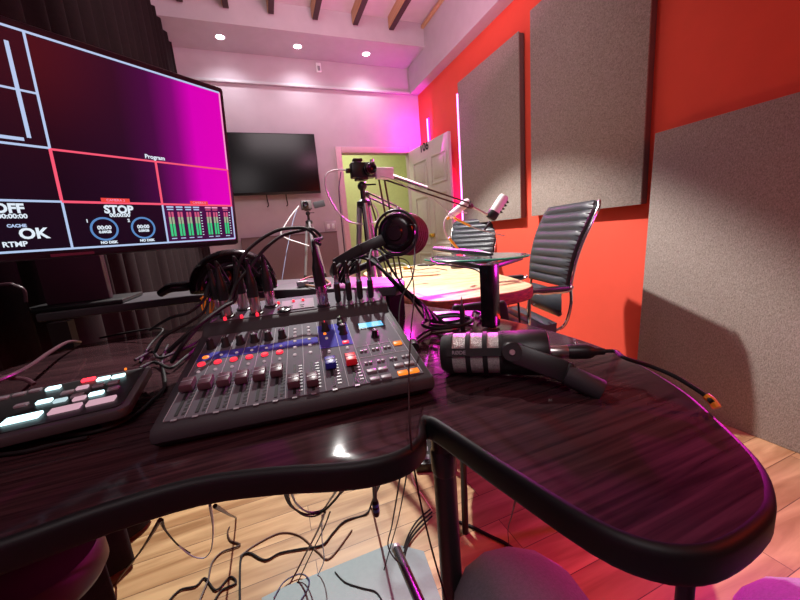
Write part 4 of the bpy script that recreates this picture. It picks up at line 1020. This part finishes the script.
# tube lying/leaning: folded stand tube
a_, b_ = pt(396, 548, z=.16), pt(424, 612, z=.20)
t = thing('stand_tube', 'dark metal stand tube with a silver cap leaning under the desk by the black leg', 'tube', V((a_.x, a_.y, 0)))
TU = mat('dark_steel_tube', (.12, .13, .14), .25, .8)
MB().cyl(a_, b_, .0125, seg=20).build('tube', TU, t); MB().lathe([(0, 0), (.010, 0), (.0135, .003), (.0135, .012), (.0125, .014)], aim(a_+(a_-b_).normalized()*.005, b_-a_)).build('end_cap', SILV, t)
MB().beam(V((b_.x, b_.y, b_.z)), V((b_.x+.05, b_.y-.03, .0)), .02, .02).build('stand_foot', BLK, t)
# wire helper by floor pixels / heights
def fl_(lst, z=.005): return [pt(p[0], p[1], z=(p[2] if len(p) > 2 else z)) for p in lst]
grf = 'leads trailing over the plank floor'
cable(fl_([(283, 487, .74), (290, 505, .6), (305, 514, .52), (322, 512, .52), (335, 500, .6), (343, 488, .74)]), .0032, 'hanging_cable', 'black lead hanging in a loop from the desk underside', group='leads hanging in loops below the desk')
cable(fl_([(290, 487, .74), (296, 503, .6), (308, 512, .52), (322, 510, .52), (330, 500, .6), (338, 488, .74)]), .003, 'hanging_cable', 'teal-grey lead hanging in a loop with the black ones below the desk', m_=mat('teal_grey_cable', (.12, .20, .22), .4), group='leads hanging in loops below the desk')
cable(fl_([(286, 487, .74), (292, 506, .6), (306, 516, .5), (320, 514, .5), (338, 496, .6), (348, 486, .74)]), .0028, 'hanging_cable', 'outermost black lead of the loops below the desk', group='leads hanging in loops below the desk')
cable(fl_([(325, 512, .5), (318, 530, .3), (305, 555, .1), (292, 580, .01), (280, 600, .005)]), .0045, 'hanging_cable', 'dark reddish lead running down from the loops to the floor', m_=mat('dark_red_cable', (.10, .015, .02), .45))
cable(fl_([(330, 512, .5), (323, 530, .3), (310, 556, .1), (298, 582, .01), (288, 604, .005)]), .0030, 'hanging_cable', 'black lead running down from the loops beside the dark red one', m_=RUB)
cable(fl_([(322, 515, .45), (322, 540, .2), (324, 560, .08), (318, 575, .01), (312, 590), (306, 606)]), .0028, 'hanging_cable', 'pale blue lead running down from the loops to the board', m_=BLUCAB)
cable(fl_([(383, 476, .5), (372, 502, .05), (366, 514), (345, 521), (333, 533), (322, 545), (300, 549), (280, 553), (265, 560), (250, 553), (242, 556), (240, 570), (240, 610)]), .0048, 'floor_cable', 'black lead winding across the light planks below the mixer', group=grf)
cable(fl_([(240, 556), (255, 545), (280, 533), (300, 536), (318, 552), (330, 558), (352, 530)], .004), .0035, 'floor_cable', 'brown lead in a wide curve over the planks behind the black winding one', m_=BRCAB, group=grf)
cable(fl_([(160, 519, .70), (165, 530, .5), (178, 545, .3), (192, 556, .2), (204, 558, .15), (211, 550, .25), (213, 530, .5), (210, 505, .74)]), .003, 'hanging_cable', 'pale blue lead hanging in a loop from the left desk edge', m_=BLUCAB)
cable(fl_([(162, 520, .70), (166, 531, .5), (178, 545, .30), (190, 553, .21)]), .0034, 'hanging_cable', 'short black end of the lead loop at the left desk edge')
cable(fl_([(215, 506, .70), (230, 515, .3), (236, 519), (228, 530), (230, 540), (240, 545), (222, 552), (212, 563), (208, 580), (200, 600), (196, 612)]), .004, 'floor_cable', 'brown-black wiggling lead on the planks under the left part of the desk', m_=mat('brownish_black_cable', (.05, .02, .015), .45), group=grf)
cable(fl_([(160, 520, .72), (140, 552, .3), (118, 580, .02), (104, 602, .005)]), .0036, 'floor_cable', 'straight brown lead slanting over the planks at bottom left', m_=BRCAB, group=grf)
cable(fl_([(168, 602), (180, 590), (196, 586), (205, 578), (216, 590), (230, 577), (236, 583), (222, 590), (215, 600)]), .0042, 'floor_cable', 'black lead curled at the bottom edge of the planks', group=grf)
cable(fl_([(335, 572, .012), (345, 582, .012), (362, 588, .012), (376, 592, .012), (384, 604, .012)]), .0026, 'floor_cable', 'short thin black lead lying on the pale board', group=grf)
cable(fl_([(274, 598, .012), (284, 582, .012), (300, 574, .012), (309, 580, .012), (306, 592, .012), (298, 604, .012)]), .0030, 'floor_cable', 'bluish black lead looping onto the left corner of the pale board', m_=mat('navy_cable', (.05, .05, .12), .4), group=grf)
cable(fl_([(452, 520), (470, 526), (490, 536), (503, 542), (515, 550)]), .0075, 'floor_cable', 'thick black lead on the red-lit planks right of the desk leg', group=grf)
cable(fl_([(516, 498, .74), (512, 515, .5), (508, 530, .25), (509, 545, .03)]), .0022, 'hanging_cable', 'thin dark lead hanging under the right desk lobe')
cable(fl_([(402, 462, .7), (398, 490, .5), (392, 525, .3), (388, 545, .2), (396, 560, .18), (408, 566, .18), (414, 580, .16)]), .0034, 'hanging_cable', 'black lead hanging under the desk and wound on the stand tube', group='leads hanging by the desk leg')
cable(fl_([(408, 465, .7), (404, 490, .5), (398, 520, .3), (391, 545, .2), (384, 570, .1)]), .0028, 'hanging_cable', 'second black lead hanging straight behind the drooping one by the desk leg', group='leads hanging by the desk leg')
cable(fl_([(410, 470, .7), (415, 485, .5), (424, 498, .4), (432, 510, .3)]), .0024, 'hanging_cable', 'pale lead drooping just left of the black desk leg', m_=mat('rosy_white_cable', (.6, .5, .5), .4), group='leads hanging by the desk leg')
for k in range(3):
    cable(fl_([(432, 508+k*4), (418, 520+k*5), (409, 534+k*4), (404, 548+k*5)], .01), .0042, 'floor_cable', ('upper', 'middle', 'lower')[k]+' of three black leads curving on the floor left of the desk leg', group=grf)
for k in range(2): cable(fl_([(738+k*3, 426+k, .012), (755, 430+k*2), (778, 440), (800, 452), (830, 466)]), .0035, 'floor_cable', ('upper', 'lower')[k]+' thin black lead along the foot of the leaning acoustic panel', group=grf)
# dangling blue-tipped plug
q = pt(375, 500, z=.62)
t = thing('plug', 'small black plug with blue rings dangling under the desk', 'plug', q)
q0 = pt(374.5, 478, z=.76); MB().cyl(q0, q, .0032).build('cord', RUB, t)
MB().lathe([(.004, 0), (.0052, .004), (.0052, .024), (.004, .028), (0, .028)], aim(q, V((0, 0, -1)))).build('barrel', BLK, t)
for z_ in (.005, .014): MB().lathe([(.0054, z_), (.0056, z_+.001), (.0056, z_+.004), (.0054, z_+.005)], aim(q, V((0, 0, -1)))).build('blue_ring', mat('blue_ring_m', (.05, .2, .5), .3), t)
# socket block behind the leg
q = pt(425, 452, z=.03)
t = thing('power_strip', 'black power strip on the red-lit floor behind the desk leg', 'power strip', V((q.x, q.y, 0)))
MB().box((q.x, q.y, .022), (.09, .20, .042), Matrix.Rotation(-.4, 3, 'Z'), bev=.006).build('housing', BLK, t)
for k in (-1, 0, 1): MB().box((q.x+k*.02, q.y+k*.055, .045), (.03, .032, .006), Matrix.Rotation(-.4, 3, 'Z'), bev=.002).build('socket', GTXT, t)
# chair seat bottom left under the desk
q = pt(40, 585, z=.47)
t = thing('stool', 'dark padded stool seat tucked under the desk at bottom left', 'stool', V((q.x, q.y, 0)))
rr = (pt(103, 540, z=.47)-q).length
MB().lathe([(0, .455), (rr*.9, .455), (rr, .47), (rr*.99, .50), (rr*.9, .512), (0, .515)], Matrix.Translation((q.x, q.y, 0)), 40).build('seat', mat('dark_red_leather', (.04, .008, .010), .5), t)
MB().cyl((q.x, q.y, .02), (q.x, q.y, .455), .025).build('post', BLK, t); MB().lathe([(0, .03), (.1, .025), (.17, .012), (.17, 0), (0, 0)], Matrix.Translation((q.x, q.y, 0))).build('base', BLK, t)
# table side cables on the left desk
grd = 'leads lying on the left part of the desk'
cable([pt(x, y, z=z) for x, y, z in ((-20, 388, DT+.05), (10, 376, DT+.05), (30, 366, DT+.045), (50, 352, DT+.04), (68, 342, DT+.03), (80, 342, DT+.01))], .0045, 'black_cable', 'thick rosy-lit lead arching over the switcher back edge', m_=mat('rosy_black_cable', (.09, .035, .05), .35), group=grd)
cable([pt(x, y, z=z) for x, y, z in ((-20, 374, DT+.05), (8, 378, DT+.045), (24, 379, DT+.04), (34, 384, DT+.032))], .004, 'black_cable', 'short rosy-lit lead ending on the switcher left side', m_=MATS['rosy_black_cable'], group=grd)
cable([pt(x, y, z=DT+.005) for x, y in ((-20, 436), (30, 434), (60, 436), (100, 430), (130, 418), (150, 402), (165, 385), (162, 360), (168, 345))], .0030, 'black_cable', 'thin black lead curving in front of the switcher toward the mixer', group=grd)
cable([pt(x, y, z=DT+.005) for x, y in ((-20, 456), (20, 452), (50, 445), (88, 437))], .0026, 'black_cable', 'thin black lead near the front edge of the desk at left', group=grd)
cable([pt(x, y, z=DT+.008) for x, y in ((140, 368), (155, 362), (170, 368), (182, 360), (196, 348))], .0034, 'black_cable', 'black lead lying between the switcher and the mixer corner', group=grd)
cable([pt(x, y, z=DT+.01) for x, y in ((135, 360), (152, 352), (160, 358), (176, 352), (190, 346), (200, 340))], .0034, 'black_cable', 'black lead crossing another one beside the mixer rear corner', group=grd)
cable([pt(x, y, z=z) for x, y, z in ((100, 338, DT+.01), (125, 333, DT+.02), (150, 329, DT+.03), (163, 330, DT+.03), (150, 345, DT+.01), (140, 362, DT+.006))], .0030, 'black_cable', 'shiny black lead bending on the desk below the shelf', group=grd)
cable([pt(x, y, y=.95) for x, y in ((-10, 286), (8, 284), (14, 285), (24, 290), (26, 302))], .004, 'black_cable', 'short rosy lead hanging behind the monitor above the shelf', m_=MATS['rosy_black_cable'])

# ------------------------------------------------------------------ the seated person: only the legs are in view
TRO = mat('grey_knit_trousers', (.24, .22, .27), .95, bump=.6, scale=300, var=.25)
kl = pt(505, 545, z=.60); kr = pt(806, 568, z=.60)
KL = pt(516, 600, z=.545); KR = pt(822, 632, z=.545)
fd = V((.52, .85, 0)).normalized()
pel = (KL+KR)/2-fd*.46; pel.z = .56
sd_ = (KR-KL).normalized()
hl, hr = pel-sd_*.09, pel+sd_*.09
me = bpy.data.meshes.new('person')
vs = [pel, hl, hl.lerp(KL, .5)+V((0, 0, .01)), KL, KL+V((.01, .015, -.16)), KL+V((.0, -.0, -.42)), KL+V((.0, .0, -.47))+fd*.02, KL+V((0, 0, -.49))+fd*.15,
      hr, hr.lerp(KR, .5)+V((0, 0, .01)), KR, KR+V((.01, .015, -.16)), KR+V((0, 0, -.42)), KR+V((0, 0, -.47))+fd*.02, KR+V((0, 0, -.49))+fd*.15, pel+V((0, 0, .10))-fd*.02]
es = [(0, 1), (1, 2), (2, 3), (3, 4), (4, 5), (5, 6), (6, 7), (0, 8), (8, 9), (9, 10), (10, 11), (11, 12), (12, 13), (13, 14), (0, 15)]
me.from_pydata([tuple(v) for v in vs], es, [])
person = bpy.data.objects.new('person', me); C.objects.link(person)
md = person.modifiers.new('skin', 'SKIN'); md.use_smooth_shade = True; ly = me.skin_vertices[0] if me.skin_vertices else None
if ly is None:
    bpy.context.view_layer.objects.active = person
rad = [.115, .100, .098, .096, .058, .042, .045, .035, .100, .098, .096, .066, .042, .045, .035, .12]
if me.skin_vertices:
    for i, r in enumerate(rad): me.skin_vertices[0].data[i].radius = (r, r)
    me.skin_vertices[0].data[0].use_root = True
md2 = person.modifiers.new('sub', 'SUBSURF'); md2.levels = 2; md2.render_levels = 2
me.materials.append(TRO)
tag(person, 'seated person in grey trousers, only the knees showing at the bottom of the view', 'person')
for nm_, k_ in (('shoe', KL), ('shoe', KR)):
    s_ = MB(); c_ = k_+V((0, 0, 0))+fd*.07; s_.sweep([V((c_.x, c_.y, .045))-fd*.13, V((c_.x, c_.y, .05))-fd*.10, V((c_.x, c_.y, .05)), V((c_.x, c_.y, .04))+fd*.10, V((c_.x, c_.y, .03))+fd*.14], [.02, .042, .044, .038, .018], 14)
    sh_ = s_.build(nm_, BLKM); sh_.parent = person
st = thing('stool', 'round black stool the seated person sits on', 'stool', (pel.x, pel.y, 0))
MB().lathe([(0, .40), (.16, .40), (.18, .415), (.18, .435), (.16, .445), (0, .447)], Matrix.Translation((pel.x, pel.y, 0)), 36).build('seat', BLKM, st)
MB().cyl((pel.x, pel.y, .02), (pel.x, pel.y, .40), .025).build('post', BLK, st); MB().lathe([(0, .03), (.15, .02), (.2, .01), (.2, 0), (0, 0)], Matrix.Translation((pel.x, pel.y, 0))).build('base', BLK, st)

# ------------------------------------------------------------------ lights
def area(name, loc, target, size, energy, col, size_y=None, spread=None):
    ld = bpy.data.lights.new(name, 'AREA'); ld.energy = energy; ld.color = col; ld.size = size
    if size_y: ld.shape = 'RECTANGLE'; ld.size_y = size_y
    if spread: ld.spread = spread
    o = bpy.data.objects.new(name, ld); C.objects.link(o)
    o.matrix_world = aim(V(loc), V(loc)-V(target)); return o
def spot(name, loc, target, energy, col, size, blend, soft):
    ld = bpy.data.lights.new(name, 'SPOT'); ld.energy = energy; ld.color = col; ld.spot_size = size; ld.spot_blend = blend; ld.shadow_soft_size = soft
    o = bpy.data.objects.new(name, ld); C.objects.link(o); o.matrix_world = aim(V(loc), V(loc)-V(target)); return o
spot('room_spot', (.37, 2.52, 3.12), (.60, 2.25, 0), 700, (1, .96, .92), math.radians(83), .25, .035)
area('near_fill', (-.3, -.5, 2.2), (.3, .6, .8), .6, 7, (1, .90, .92))
area('red_wash', (1.5, -.7, 1.7), (.5, .7, .6), .4, 9, (1, .05, .02))
area('red_floor_wash', (.85, .75, .68), (.6, .7, 0), .3, 5, (1, .03, .015))
area('magenta_near', (1.85, .55, 1.0), (.3, .25, .55), .15, 11.0, (1, .02, .62))
area('magenta_wash', (1.98, 3.6, 1.5), (.6, 2.6, 1.2), .06, 10, (1, .02, .75), size_y=1.6)
area('magenta_corner', (1.98, 3.95, 2.15), (1.75, 4.34, 2.2), .05, 8, (1, .01, .8), size_y=.5)
area('magenta_desk', (1.2, 2.9, 1.75), (.33, .62, .81), .12, 8, (1, .01, .65), spread=.55)
area('ceiling_pink', (1.0, 2.4, 2.2), (.9, 2.7, 3.3), .6, 22, (1, .40, .62))
area('room_fill', (.4, 1.6, 3.0), (.6, 4.3, 1.8), 1.0, 28, (1, .84, .88))
area('hall_lamp', (1.4, 5.0, 2.6), (1.4, 5.1, 0), .5, 14, (1, .95, .7))
w_ = bpy.data.worlds.new('world'); sc.world = w_; w_.use_nodes = True
w_.node_tree.nodes['Background'].inputs[0].default_value = (.62, .42, .55, 1); w_.node_tree.nodes['Background'].inputs[1].default_value = .035
